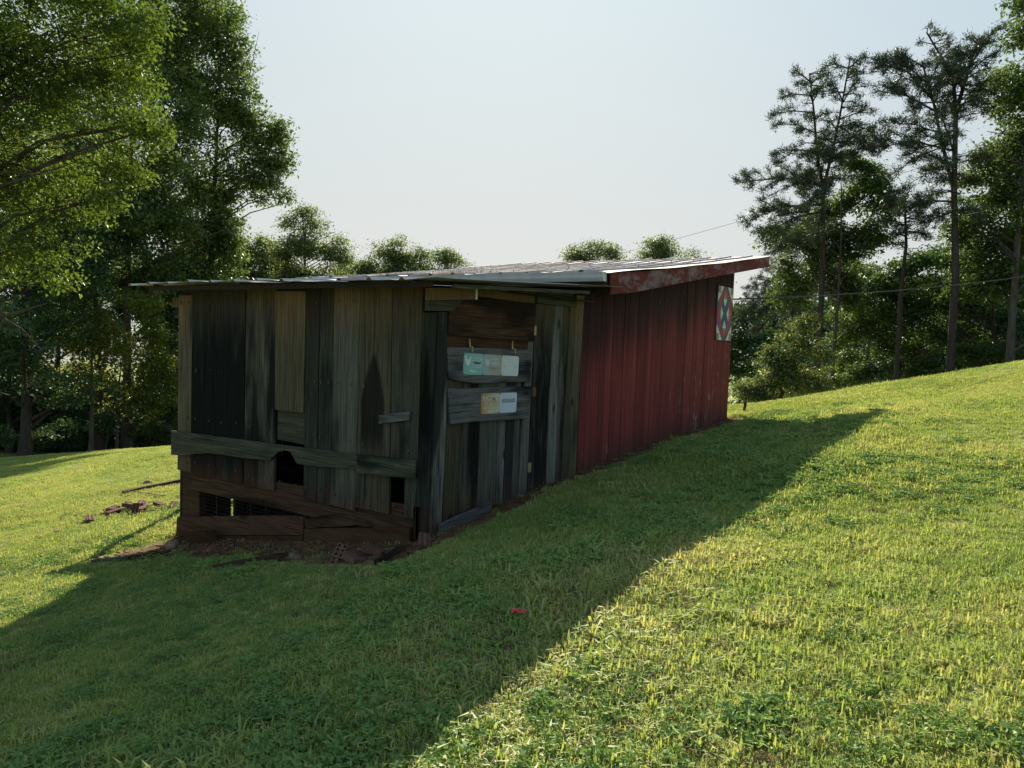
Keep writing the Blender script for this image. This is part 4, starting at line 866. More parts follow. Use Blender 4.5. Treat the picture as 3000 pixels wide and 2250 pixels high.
def slab(name, label, cat, p, q_, width, thick, mat, jag=.02, seed=0, lift=(.02, .03), tiltw=0.):
    """rough board lying between two ground points"""
    r = random.Random(seed); a = Vector((p[0], p[1], gz(*p[:2]) + lift[0])); b = Vector((q_[0], q_[1], gz(*q_[:2]) + lift[1]))
    d = (b - a); L = d.length; d.normalize(); side = d.cross(Vector((0, 0, 1))).normalized(); upv = side.cross(d)
    side = (side * math.cos(tiltw) + upv * math.sin(tiltw)).normalized(); upv = side.cross(d)
    n = 7; V = []; F = []
    for i in range(n):
        t = i / (n - 1); e = jag if i in (0, n - 1) else jag * .3
        w0 = width / 2 * (1 + r.uniform(-.12, .12)); w1 = width / 2 * (1 + r.uniform(-.12, .12))
        c = a + d * (L * t)
        for s_, ww in ((-1, w0), (1, w1)):
            for u_ in (0, 1):
                V.append(c + side * s_ * ww + upv * (thick * (u_ - .5) * (1 + r.uniform(-.2, .2))) + d * r.uniform(-e, e))
    for i in range(n - 1):
        k = i * 4
        F += [(k, k + 4, k + 5, k + 1), (k + 2, k + 3, k + 7, k + 6), (k + 1, k + 5, k + 7, k + 3), (k, k + 2, k + 6, k + 4)]
    F += [(0, 1, 3, 2), ((n - 1) * 4, (n - 1) * 4 + 2, (n - 1) * 4 + 3, (n - 1) * 4 + 1)]
    base = a.copy(); o = mesh_obj(name, [v - base for v in V], F, mat, None, local=True); o.location = base
    tag(o, label, cat); return o
slab('timber', 'long squared timber lying on the sunny lawn left of the coop', 'timber', (-9.2, 2.28), (-9.1, 4.6), .10, .09, M['wood_tan'], .01, 1, (.04, .05))
slab('metal_rod', 'thin rod lying on the grass beside the long timber', 'rod', (-9.05, 2.40), (-7.57, 2.13), .014, .012, M['rust'], .0, 2, (.05, .04))
slab('plank_offcut', 'short plank lying in the dirt before the coop front', 'plank', (-1.52, -1.02), (-1.02, -.62), .13, .03, M['wood_mud'], .03, 3, (.025, .06), .25)
slab('plank_offcut', 'grey plank end lying in grass at the shadow edge left of the coop', 'plank', (-3.58, -1.06), (-3.18, -.88), .08, .025, M['wood_h'], .02, 4)
slab('plank_offcut', 'thin dark plank piece on the brown dirt patch left of the coop', 'plank', (-3.25, -.80), (-2.85, -.66), .06, .02, M['wood_mud'], .02, 5, (.03, .045))
slab('plank_offcut', 'small brown plank chip beside the dirt patch left of the coop', 'plank', (-3.10, -.92), (-2.90, -.84), .09, .025, M['wood_brown'], .02, 6)
slab('bark_slab', 'broken bark slab leaning before the right end of the coop front', 'bark', (.24, -.72), (.22, -.40), .10, .05, M['wood_brown'], .04, 7, (.03, .09), .5)
slab('leaning_slab', 'wide muddy board leaning on the bottom left corner of the coop', 'board', (-3.38, -.15), (-2.78, -.15), .20, .03, M['wood_mud'], .03, 8, (.09, .06), 1.15)
slab('edging_board', 'narrow grey board staked on edge before the coop door', 'board', (.12, .165), (.12, .92), .10, .035, M['wood_grey'], .004, 9, (.045, .06), 1.45)
slab('stick', 'pale bare stick lying on the sunny grass', 'stick', (2.78, .46), (2.90, .40), .008, .007, M['wood_tan'], .0, 10, (.05, .055))
def rock(name, label, x, y, s, seed, mat):
    r = random.Random(seed); bm = bmesh.new(); bmesh.ops.create_icosphere(bm, subdivisions=2, radius=1)
    for v in bm.verts:
        v.co *= 1 + r.uniform(-.22, .22); v.co = Vector((v.co.x * s[0], v.co.y * s[1], v.co.z * s[2]))
    me = bpy.data.meshes.new(name); bm.to_mesh(me); bm.free(); me.materials.append(mat)
    o = bpy.data.objects.new(name, me); COL.objects.link(o); o.location = (x, y, gz(x, y) + s[2] * .35); o.rotation_euler = (0, 0, r.uniform(0, 6)); tag(o, label, 'stone'); return o
rock('stone', 'angular brown stone in the dirt beside the short plank', -1.02, -.57, (.085, .05, .045), 3, M['stone'])
rock('stone', 'small dark stone beside the leaning slab at the coop corner', -3.42, -.27, (.08, .06, .06), 4, M['stone'])
rock('stone', 'flat stone chip in the grass left of the leaning slab', -3.04, -.50, (.07, .05, .02), 5, M['stone'])
rock('stone', 'dark clod on the sunny lawn beyond the brick heap', -10.3, 3.4, (.10, .08, .06), 6, M['stone'])
rock('stone', 'dark clod on the sunny lawn left of the lone brick', -6.5, -.1, (.05, .04, .03), 7, M['stone'])

# leaf litter, chips and clods trodden into the bare earth (uncountable)
def litter():
    rs = np.random.RandomState(77); V = []; F = []
    def put(x, y, s, flat_):
        z = gz(x, y); a = rs.uniform(0, 6.28); c, s_ = math.cos(a), math.sin(a); w, l, h = s * rs.uniform(.3, .7), s, s * (.1 if flat_ else .5)
        t = rs.normal(0, .2); b = len(V)
        for (u, v) in ((-w, -l), (w * .8, -l * .9), (w, l), (-w * .7, l * .8)):
            for k in (0, 1): V.append((x + u * c - v * s_, y + u * s_ + v * c, z + .004 + k * h + u * t * .6 + rs.uniform(0, .1) * s))
        F.extend([(b, b + 2, b + 4, b + 6), (b + 1, b + 7, b + 5, b + 3), (b, b + 1, b + 3, b + 2), (b + 2, b + 3, b + 5, b + 4), (b + 4, b + 5, b + 7, b + 6), (b + 6, b + 7, b + 1, b)])
    for k in range(420): put(rs.uniform(-3.8, .35), -.02 - abs(rs.normal(0, .38)), rs.uniform(.008, .035), rs.rand() < .6)
    for k in range(260): put(.04 + abs(rs.normal(0, .14)), rs.uniform(.1, 7.9), rs.uniform(.006, .022), rs.rand() < .6)
    for k in range(160): put(rs.normal(-6.8, .45), rs.normal(1.15, .3), rs.uniform(.012, .045), rs.rand() < .4)
    for k in range(90): put(rs.normal(-3.5, .3), rs.normal(-.75, .16), rs.uniform(.008, .03), rs.rand() < .6)
    o = fast_obj('ground_litter', np.array(V), np.array(F), M['litter']); tag(o, 'wood chips and dead leaves littering the bare earth', 'litter', kind='stuff')
M['litter'] = simple('litter', (.17, .105, .065), .9, 0, .45, 25., .1, .2)
litter()

# fallen red leaf
M['redleaf'] = simple('red_leaf', (.80, .085, .07), .5, 0, .3, 120., .4, .1)
def red_leaf():
    V = []; F = []
    def lobe(cx, cy, r_, n, h0, amp, ph):
        b = len(V); V.append((cx, cy, h0 + .01))
        for k in range(n):
            a = 2 * math.pi * k / n; rr_ = r_ * (1 + amp * (1 if k % 2 else -1)); V.append((cx + rr_ * math.cos(a), cy + rr_ * .7 * math.sin(a), h0 + .014 * math.sin(3 * a + ph) - .004))
        for k in range(n): F.append((b, b + 1 + k, b + 1 + (k + 1) % n))
    lobe(-.045, 0, .05, 22, .018, .10, 0); lobe(.045, -.005, .046, 18, .010, .13, 1.); lobe(.005, -.01, .03, 14, .006, .1, 2.)
    m_ = len(V); V.extend([(x, y, z - .0012) for x, y, z in V]); F.extend([(m_ + a, m_ + c, m_ + b) for a, b, c in list(F)])
    b = len(V); V.extend([(.08, -.004, .008), (.125, -.01, .002), (.125, -.007, .004), (.08, .0, .011)]); F.append((b, b + 1, b + 2)); F.append((b, b + 2, b + 3))
    V = [(x * .46, y * .5, z * .8) for x, y, z in V]
    o = mesh_obj('red_leaf', V, F, M['redleaf'], None, local=True)
    o.location = (2.214, -1.641, gz(2.214, -1.641) + .055); o.rotation_euler = (.12, -.1, rad(35))
    tag(o, 'crumpled bright red fallen leaf on the shaded grass', 'leaf')
red_leaf()

# ---------------------------------------------------------------- cables and far house
def cable(name, label, pts, r):
    P_ = []
    for i in range(len(pts) - 1):
        a, b = Vector(pts[i]), Vector(pts[i + 1])
        for k in range(14): P_.append(a.lerp(b, k / 14) - Vector((0, 0, .25 * 4 * (k / 14) * (1 - k / 14) * (b - a).length / 30)))
    P_.append(Vector(pts[-1]))
    V, F = tube_arrays(P_, [r] * len(P_), 5); o = mesh_obj(name, V, F, M['wire'], None); tag(o, label, 'cable'); return o
cable('overhead_wire', 'thin overhead wire rising across the pale sky to the right', [(-29.98, 43.96, 6.5), (-11.04, 42.4, 9.78), (.18, 38.67, 11.6), (12., 34., 13.6)], .012)
cable('overhead_wire', 'thin wire crossing the pine trunks above the service cable', [(-9.71, 37.57, 6.3), (-2.42, 32.24, 7.16), (2.9, 27.84, 7.2), (9., 22.9, 7.5)], .012)
cable('service_cable', 'dark service cable running from the barn corner to the right', [(.0, 7.9, 2.64), (4.61, 22.88, 4.42), (9, 37, 6.6)], .014)
house = thing('house', 'pale blue house just showing between the tree trunks beyond the hill', 'house', (-10.5, 79., hz(-10.5, 79)))
M['siding'] = simple('pale_siding', (.55, .62, .68), .7, 0, .05); M['shingle'] = simple('shingle', (.08, .08, .085), .9); M['glass'] = simple('window_glass', (.05, .06, .07), .1, 0, .05)
hb = hz(-10.5, 79)
box('wall', -15.5, -5.5, 79, 86, hb - 3, hb + 3.2, M['siding'], house)
V = [(-16, 78.4, hb + 3.0), (-5, 78.4, hb + 3.0), (-5, 86.6, hb + 3.0), (-16, 86.6, hb + 3.0), (-16, 82.5, hb + 5.3), (-5, 82.5, hb + 5.3)]
mesh_obj('roof', V, [(0, 1, 5, 4), (2, 3, 4, 5), (1, 2, 5), (3, 0, 4), (0, 3, 2, 1)], M['shingle'], house)
for x in (-14, -10.5, -8): box('window', x, x + .9, 78.96, 79.02, hb + .9, hb + 2.2, M['glass'], house)

# ---------------------------------------------------------------- trees
M['bark'] = bark_mat('bark', (.10, .085, .07)); M['bark_pale'] = bark_mat('pale_bark', (.17, .16, .135)); M['bark_dark'] = bark_mat('dark_bark', (.065, .055, .048))
M['lf_maple'] = leaf_mat('maple_leaves', (0.047, 0.095, 0.027), (0.092, 0.152, 0.036), (0.158, 0.200, 0.047), .5, .03)
M['lf_shade'] = leaf_mat('shaded_leaves', (0.036, 0.078, 0.043), (0.063, 0.121, 0.056), (0.099, 0.159, 0.065), .4, .03)  # darker greens: the shade of the wood is put into the leaf colour
M['lf_poplar'] = leaf_mat('poplar_leaves', (0.048, 0.098, 0.044), (0.092, 0.155, 0.057), (0.161, 0.201, 0.069), .48, .04)
M['lf_sunlit'] = leaf_mat('sunlit_tulip_leaves', (0.067, 0.113, 0.029), (0.146, 0.193, 0.042), (0.235, 0.250, 0.059), .58, .04)  # lighter, yellower copy with the sunlight put into its colour
M['lf_leafy'] = leaf_mat('mixed_leaves', (0.043, 0.087, 0.040), (0.081, 0.140, 0.052), (0.140, 0.185, 0.062), .46, .03)
M['lf_far'] = leaf_mat('hazed_leaves', (0.073, 0.121, 0.071), (0.135, 0.191, 0.095), (0.206, 0.251, 0.121), .55, .03)  # paler than the near leaves, painted-in haze of distance
M['lf_shrub'] = leaf_mat('shrub_leaves', (0.049, 0.086, 0.038), (0.110, 0.149, 0.058), (0.184, 0.210, 0.086), .45, .02)
M['lf_pine'] = leaf_mat('pine_needles', (0.024, 0.043, 0.035), (0.043, 0.068, 0.051), (0.071, 0.098, 0.067), .25, .04)

LEAF = np.array([[0, 0, 0], [.30, .42, .07], [0, 1., -.05], [-.30, .42, .07]])
def leaf_cloud(centers, radii, n, size, rs, flat_=.72, shell=.55, droop=.3, soft=1.):
    """leaves gathered in small sprays through the volume of the blobs; returns V, F"""
    cc, rr0 = [], []
    for c, rb in zip(centers, radii):
        k = 11 if rb > 1.0 else 7
        d = rs.normal(size=(k, 3)); d /= np.linalg.norm(d, axis=1)[:, None]
        cc.append(c + d * (rb * rs.uniform(.30, .88, k))[:, None] * np.array([1, 1, .85])); rr0.append(rb * rs.uniform(.24, .46, k))
        cc.append(c[None, :]); rr0.append(np.array([rb * .5]))
    centers = np.concatenate(cc); radii = np.concatenate(rr0)
    w = radii ** 1.55; w = w / w.sum()
    nspray = max(20, n // 16)
    bi = rs.choice(len(radii), nspray, p=w)
    d = rs.normal(size=(nspray, 3)); d /= np.linalg.norm(d, axis=1)[:, None]
    # lumpy envelope so that the outline is uneven
    lump = 1 + .22 * np.sin(d[:, 0] * 4.1 + bi * 1.7) * np.sin(d[:, 1] * 3.7 + bi) + .18 * np.sin(d[:, 2] * 6. + bi * 2.3)
    rr_ = radii[bi] * lump * (shell + (1 - shell) * rs.rand(nspray) ** .8) * (rs.rand(nspray) ** .22)
    sp_ = centers[bi] + d * rr_[:, None] * np.array([1, 1, flat_ + .15])
    ss = rs.uniform(.20, .46, nspray) * np.clip(size / .13, .7, 1.7) * soft
    si = rs.randint(0, nspray, n)
    off = rs.normal(size=(n, 3)); off *= (rs.rand(n) ** .45 * 1.55 / np.linalg.norm(off, axis=1))[:, None]
    off = off * ss[si][:, None] * np.array([1, 1, .45])
    pos = sp_[si] + off
    pos[:, 2] -= droop * .35 * np.hypot(off[:, 0], off[:, 1])
    sz = size * rs.uniform(.45, 1.5, n)
    az = rs.uniform(0, 2 * np.pi, nspray)[si] + rs.normal(0, .8, n)              # leaves of one spray hang alike
    tilt = rs.normal(-.4, .35, nspray)[si] + rs.normal(0, .28, n); roll_ = rs.normal(0, .35, nspray)[si] + rs.normal(0, .3, n)
    ca, sa = np.cos(az), np.sin(az); ct, st_ = np.cos(tilt), np.sin(tilt); cr, sr = np.cos(roll_), np.sin(roll_)
    fwd = np.stack([-sa * ct, ca * ct, st_], -1); rgt = np.stack([ca, sa, np.zeros(n)], -1)
    upv = np.cross(rgt, fwd); r2 = rgt * cr[:, None] + upv * sr[:, None]; u2_ = -rgt * sr[:, None] + upv * cr[:, None]
    V = pos[:, None, :] + sz[:, None, None] * (LEAF[None, :, 0, None] * r2[:, None, :] + LEAF[None, :, 1, None] * fwd[:, None, :] + LEAF[None, :, 2, None] * u2_[:, None, :])
    F = (np.arange(n)[:, None] * 4 + np.arange(4)[None, :])
    T = np.concatenate([F[:, [0, 1, 2]], F[:, [0, 2, 3]]])
    return V.reshape(-1, 3), T
def broad_tree(rec, label, cat='tree', name='tree', group=None, bark='bark'):
    kind, x, y, z, tr, n, leaf, blobs = rec
    seed = int(abs(x * 37 + y * 91)) + 3; rs = np.random.RandomState(seed); r = random.Random(seed)
    root = thing(name, label, cat, (x, y, z - .1), group)
    B = np.array(blobs, float); cen = B[:, :3] + np.array([0, 0, .1]); rad_ = B[:, 3]
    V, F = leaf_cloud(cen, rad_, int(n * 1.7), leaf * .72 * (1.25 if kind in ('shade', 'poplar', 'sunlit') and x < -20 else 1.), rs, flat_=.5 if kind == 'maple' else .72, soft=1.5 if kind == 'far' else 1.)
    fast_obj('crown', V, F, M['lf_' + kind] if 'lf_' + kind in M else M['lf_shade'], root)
    s = Soup(); ztop = float(max(c[2] for c in cen)); top = cen[np.argmax(cen[:, 2])]
    hx, hy = float(np.mean(cen[:, 0])) * .35, float(np.mean(cen[:, 1])) * .35
    K = 9; tp = []
    for k in range(K):
        t = k / (K - 1); tp.append(Vector((hx * t * t + .12 * math.sin(3 * t + seed) * t * 2, hy * t * t + .1 * math.cos(2.4 * t + seed) * t * 2, ztop * .93 * t)))
    rads = [tr * (1.0 + .5 * math.exp(-k * 2.2)) * (1 - .86 * k / (K - 1)) for k in range(K)]
    Vt, Ft = tube_arrays(tp, rads, 9); s.add(Vt, Ft)
    trunk = s.obj('trunk', M[bark], root, smooth=True)
    s = Soup()
    for c, rb in zip(cen, rad_):
        for q_ in range(3 if rb > 1.2 else 2):
            c2 = Vector(c) + Vector((r.gauss(0, 1), r.gauss(0, 1), r.gauss(0, .6))) * float(rb) * .5
            t = max(.12, min(.9, (c2.z - float(np.hypot(c2.x, c2.y)) * .55) / (ztop * .93)))
            k = t * (K - 1); i = min(int(k), K - 2); p0 = tp[i].lerp(tp[i + 1], k - i); r0 = (rads[i] * (1 - (k - i)) + rads[i + 1] * (k - i)) * .5
            mid = p0.lerp(c2, .5) + Vector((r.uniform(-.3, .3), r.uniform(-.3, .3), (c2 - p0).length * .08))
            Vt, Ft = tube_arrays([p0, mid, c2], [min(r0, .12), min(r0, .12) * .55, .012], 5); s.add(Vt, Ft)
            for b_ in range(2):
                a = mid.lerp(c2, r.uniform(0, .6)); e = a + Vector((r.gauss(0, 1), r.gauss(0, 1), r.gauss(.2, .6))) * float(rb) * .45
                Vt, Ft = tube_arrays([a, a.lerp(e, .5) + Vector((0, 0, .1)), e], [.03, .02, .008], 4); s.add(Vt, Ft)
    s.obj('branches', M[bark], root)
    return root
lab = iter([
 'near maple with bright yellow-green drooping branches filling the upper left corner',
 'dark shade tree at the far left edge with a thick trunk',
 'tall poplar with thick dark trunk at the lawn edge left of the coop',
 'tall vine-clad poplar at the right end of the left wood, limb over the sky',
 'slender young tree with thin trunk and sunlit yellow leaves on the left',
 'sunlit young tulip tree between the thick trunks left of the coop',
 'dark tree just left of the coop wall at the lawn edge',
 'thick-trunked tree behind the slender sunlit tree on the left',
 'shaded tree standing deeper in the left wood behind the far left trunk',
 'shaded tree deep at the left picture edge',
 'pale slim-trunked leafy tree in front of the double-topped pine',
 'large leafy tree at the right picture edge rising above the pines',
 'shaded leafy tree under the tall right pine',
 'low leafy tree right of the pale slim trunk',
 'shaded tree at the far right edge behind the large leafy tree',
 'hazy tree mass beside the left wood, leftmost of the distant trees',
 'rounded distant tree left of the tall distant one',
 'rounded distant tree touching the tall distant one on its left',
 'tallest open-crowned distant tree above the coop roof',
 'low distant tree just right of the tall open-crowned one',
 'distant two-pointed tree above the middle of the coop roof',
 'dark low distant tree where the barn roof edge begins',
 'distant tree with spiky top above the barn roof, left of the wire',
 'distant rounded tree above the barn roof, crossed by the wire',
 'smallest distant treetop above the barn roof, right of the wire'])
for rec in BROAD:
    kd = rec[0]
    broad_tree(rec, next(lab), 'tree', {'maple': 'maple_tree', 'poplar': 'poplar_tree'}.get(kd, 'broadleaf_tree'), 'distant trees behind the barn' if kd == 'far' else None, 'bark_pale' if rec[1] > -9 and rec[4] == .15 else ('bark_dark' if kd in ('shade',) else 'bark'))
bl = iter(['small bright bush at the foot of the thick trunks on the left', 'dark low bush between the left trunks', 'dark low bush just left of the coop wall', 'dark low bush at the foot of the far left trunk', 'dark bush hidden partly by the coop wall',
 'large lit shrub with glossy pale leaves right of the barn', 'low dark bush behind the hill crest, left one of three', 'low dark bush behind the hill crest, middle one of three', 'low dark bush behind the hill crest, right one of three'])
for rec in BUSH:
    rec = ('shrub' if rec[0] == 'shrub' else ('leafy' if rec[2] > 20 or rec[1] > -15 else 'shade'),) + tuple(rec[1:])
    broad_tree(rec, next(bl), 'shrub', 'shrub')

def pine(rec, label):
    bx, by, bz, tr, stems, brs = rec
    seed = int(abs(bx * 31 + by * 17)); rs = np.random.RandomState(seed); r = random.Random(seed)
    root = thing('pine_tree', label, 'tree', (bx, by, bz - .1)); base = Vector((bx, by, bz - .1))
    s = Soup()
    for si, st in enumerate(stems):
        pts = [Vector(p) - base for p in st]
        if si == 0: pts[0] = Vector((0, 0, 0)); r0, r1 = tr, tr * .55
        else: r0, r1 = tr * .5, .03
        if len(stems) == 1: r1 = .04
        K = len(pts); V, F = tube_arrays(pts, [r0 + (r1 - r0) * k / (K - 1) for k in range(K)], 8); s.add(V, F)
    s.obj('trunk', M['bark_dark'], root, smooth=True)
    s = Soup(); tips = []
    def limb(a, e, r0, lvl):
        L = (e - a).length
        mid = a.lerp(e, .5) + Vector((0, 0, .10 * L)) + Vector((r.gauss(0, .05), r.gauss(0, .05), 0)) * L
        V, F = tube_arrays([a, mid, e], [r0, r0 * .65, .01], 5); s.add(V, F)
        d = (e - a).normalized(); side = d.cross(Vector((0, 0, 1))).normalized() if abs(d.z) < .98 else Vector((1, 0, 0))
        nn = int(L * (6. if lvl == 0 else 7.))
        for k in range(nn):
            t = r.uniform(.12, 1.) ** .85; p = (a.lerp(mid, t * 2) if t < .5 else mid.lerp(e, t * 2 - 1))
            ll = L * (.46 if lvl == 0 else .42) * (1.15 - t * .75) * r.uniform(.5, 1.1)
            e2 = p + (d * r.uniform(.3, .9) + side * r.uniform(-1, 1) + Vector((0, 0, r.uniform(-.5, .55)))).normalized() * ll
            if lvl == 0 and ll > .4: limb(p, e2, r0 * .4, 1)
            else:
                V, F = tube_arrays([p, e2], [.012, .006], 4); s.add(V, F)
                for q_ in range(max(2, int(ll * 6))): tips.append((p.lerp(e2, r.uniform(.2, 1.05)), (e2 - p).normalized()))
        for q_ in range(3): tips.append((mid.lerp(e, r.uniform(.5, 1.03)), d))
    for b in brs:
        a, e = Vector(b[:3]) - base, Vector(b[3:]) - base
        limb(a, e, .05 if (e - a).length > 2.5 else .035, 0)
        # limbs on the near and far side of the same whorl
        hor = (e - a); ang = r.choice((r.uniform(1.0, 2.2), r.uniform(4.1, 5.3))); L = hor.length * r.uniform(.55, .9)
        hv = Vector((hor.x, hor.y, 0)); hl = hv.length
        hv = Vector((hv.x * math.cos(ang) - hv.y * math.sin(ang), hv.x * math.sin(ang) + hv.y * math.cos(ang), 0))
        if hl > .6: limb(a, a + hv * (L / hor.length) + Vector((0, 0, hor.z * .7)), .035, 0)
    for st in stems[(1 if len(stems) > 1 else 0):]:         # short twiggy branches all along the stems
        pts = [Vector(p_) - base for p_ in st]
        for k in range(24):
            t = r.uniform(.02, 1.) * (len(pts) - 1); i = min(int(t), len(pts) - 2)
            if len(stems) == 1: t = len(pts) - 1 - r.uniform(0, 1.2); i = min(int(t), len(pts) - 2)
            a = pts[i].lerp(pts[i + 1], t - i); az = r.uniform(0, 6.283); L = r.uniform(.6, 1.7) * (1.15 - .75 * t / (len(pts) - 1))
            limb(a, a + Vector((math.cos(az) * L, math.sin(az) * L, r.uniform(-.15, .3) * L)), .025, 0)
    s.obj('branches', M['bark_dark'], root)
    P_ = np.array([tuple(t[0]) for t in tips]); D_ = np.array([tuple(t[1]) for t in tips]); m = len(P_)
    k = 8; n = m * k; pos = np.repeat(P_, k, 0) + rs.normal(size=(n, 3)) * .08; dd = np.repeat(D_, k, 0) * .55 + rs.normal(size=(n, 3)) * .62 + np.array([0, 0, .28])
    dd /= np.linalg.norm(dd, axis=1)[:, None]; sd = np.cross(dd, rs.normal(size=(n, 3))); sd /= np.linalg.norm(sd, axis=1)[:, None]
    ln = rs.uniform(.10, .22, n)[:, None]; wd = .017
    V = np.stack([pos - sd * wd, pos + sd * wd, pos + dd * ln], 1).reshape(-1, 3)
    fast_obj('crown', V, np.arange(n * 3).reshape(-1, 3), M['lf_pine'], root)
    return root
pl = iter(['double-topped open pine with long low limbs, nearest the barn', 'tallest pine on the right with spreading flat top', 'short dense dark pine between the two tall ones', 'drooping pine foliage beside the barn roof end'])
for rec in PINES: pine(rec, next(pl))

# deep woods behind (reads as one mass)
def woods(name, label, az0, az1, d0, d1, h0, h1, n, leaf, seed, mat, nb=110):
    rs = np.random.RandomState(seed); C_ = np.array([CAM.x, CAM.y])
    az = rs.uniform(rad(az0), rad(az1), nb); d = rs.uniform(d0, d1, nb)
    X = C_[0] + np.sin(az) * d; Y = C_[1] + np.cos(az) * d; Z = H(X, Y)
    if seed == 4:                                   # a gap through which the far house shows
        gap = (np.abs(np.degrees(az) + 11.1) < 2.6); X = np.where(gap, X + 9., X); Z = H(X, Y)
    cen = np.stack([X, Y, Z + rs.uniform(0, 1, nb) ** .9 * rs.uniform(h0, h1, nb)], -1); rad_ = rs.uniform(1.6, 3.2, nb)
    V, F = leaf_cloud(cen, rad_, n, leaf, rs, shell=.3)
    o = fast_obj(name, V, F, M[mat]); tag(o, label, 'woods', kind='stuff'); return o
woods('woodland', 'deep shaded woods behind the left trunks', -77, -57.5, 68, 82, 14, 27, 120000, .36, 1, 'lf_shade', 150)
woods('woodland', 'deep shaded woods behind the right trees', -24, 6, 80, 98, 9, 14, 120000, .38, 2, 'lf_shade', 170)
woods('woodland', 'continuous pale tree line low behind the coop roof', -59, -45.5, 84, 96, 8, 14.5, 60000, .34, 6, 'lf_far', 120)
woods('undergrowth', 'low shaded undergrowth at the edge of the left wood', -76, -56, 58, 68, .4, 6., 80000, .26, 3, 'lf_shade')
woods('undergrowth', 'low shaded undergrowth beyond the right hill crest', -15, 5, 46, 60, .8, 8.5, 110000, .23, 4, 'lf_shade', 170)

# sapling with its dark stump beside the barn corner
sap = thing('sapling', 'tiny dark sapling with forked stump at the far barn corner', 'sapling', (-.09, 9.17, gz(-.09, 9.17)))
s = Soup()
for pts, r_ in (([(0, 0, 0), (.01, 0, .12), (-.02, 0, .2)], [.025, .022, .008]), ([(0, 0, 0), (.03, 0, .12), (.03, 0, .25), (.08, .05, .42), (.03, .1, .6)], [.02, .016, .012, .009, .004]), ([(.03, 0, .25), (-.03, .05, .4), (-.06, 0, .58)], [.01, .007, .003])):
    V, F = tube_arrays(pts, r_, 6); s.add(V, F)
s.obj('trunk', M['bark_dark'], sap)
rs = np.random.RandomState(8)
V, F = leaf_cloud(np.array([[.03, .05, .62], [-.08, 0, .55], [.1, .1, .5]]), np.array([.16, .14, .12]), 260, .06, rs)
V = np.array([.02, .04, .55]) + (V - np.array([.02, .04, .55])) * np.array([.55, .55, .55]); fast_obj('crown', V, F, M['lf_leafy'], sap)

# broadleaf weed in the foreground
weed = thing('weed', 'broad-leaved dandelion-like weed in the foreground shade', 'weed', (1.835, -3.036, gz(1.835, -3.036)))
M['weed'] = leaf_mat('weed_leaf', (.05, .10, .025), (.07, .13, .03), (.09, .15, .035), .3, .02)
for k in range(9):
    a = 2 * math.pi * k / 9 + .3 * math.sin(k * 3.); L = .07 + .02 * math.sin(k * 1.7); V = []; F = []
    for i in range(6):
        t = i / 5; w = .016 * math.sin(math.pi * min(1, t * .85 + .1)) * (1.2 if i % 2 else .8)
        zc = .05 * math.sin(t * 2.2); c, s_ = math.cos(a), math.sin(a)
        V += [(c * L * t - s_ * w, s_ * L * t + c * w, zc + .004), (c * L * t, s_ * L * t, zc), (c * L * t + s_ * w, s_ * L * t - c * w, zc + .004)]
    for i in range(5):
        b = i * 3; F += [(b, b + 1, b + 4, b + 3), (b + 1, b + 2, b + 5, b + 4)]
    mesh_obj('leaf', V, F, M['weed'], weed, local=True)

# ---------------------------------------------------------------- grass (uncountable: stuff)
M['grass'] = grass_mat('lawn_blades', (.12, .21, .06), (.28, .37, .09), (.47, .45, .19), .48, .04)
M['straw'] = grass_mat('dead_grass', (.10, .07, .04), (.17, .125, .075), (.24, .19, .11), .25, .01)
M['clover'] = grass_mat('clover_leaves', (.11, .20, .06), (.18, .29, .075), (.26, .36, .09), .4, .03)
def tuft(name, nb, h0, h1, rad_, width, seed, lean=.9, mat='grass'):
    rs = np.random.RandomState(seed); V = []; F = []
    for k in range(nb):
        a = rs.uniform(0, 6.283); p = rad_ * math.sqrt(rs.rand()); bx, by = p * math.cos(a), p * math.sin(a)
        h = rs.uniform(h0, h1); az = rs.uniform(0, 6.283); ln = min(abs(rs.normal(0, lean)), 1.25) * h; w = width * rs.uniform(.6, 1.3)
        dx, dy = math.cos(az), math.sin(az); sx, sy = -dy * w / 2, dx * w / 2
        tw = rs.uniform(-.6, .6); sx2, sy2 = sx * math.cos(tw) - sy * math.sin(tw), sx * math.sin(tw) + sy * math.cos(tw)
        m_x, m_y, m_z = bx + dx * ln * .35, by + dy * ln * .35, h * .62
        tx_, ty_, tz_ = bx + dx * ln, by + dy * ln, max(.012, h - ln * .35)
        b = len(V)
        V += [(bx - sx, by - sy, 0), (bx + sx, by + sy, 0), (m_x - sx2 * .85, m_y - sy2 * .85, m_z), (m_x + sx2 * .85, m_y + sy2 * .85, m_z), (tx_, ty_, tz_)]
        F += [(b, b + 1, b + 3), (b, b + 3, b + 2), (b + 2, b + 3, b + 4)]
    return np.array(V), np.array(F), M[mat]
def clover(nb, seed):
    rs = np.random.RandomState(seed); V = []; F = []
    for k in range(nb):
        a = rs.uniform(0, 6.283); p = .075 * math.sqrt(rs.rand()); bx, by = p * math.cos(a), p * math.sin(a); h = rs.uniform(.012, .030); R_ = rs.uniform(.0055, .0095)
        for l in range(3):
            t = a + l * 2.094; cx, cy = bx + R_ * math.cos(t), by + R_ * math.sin(t); b = len(V); V.append((bx, by, h))
            for q_ in range(5):
                u = t - 1.2 + q_ * .6; V.append((cx + R_ * .9 * math.cos(u), cy + R_ * .9 * math.sin(u), h + rs.uniform(-.006, .006)))
            F += [(b, b + 1 + q_, b + 2 + q_) for q_ in range(4)]
    return np.array(V), np.array(F), M['clover']
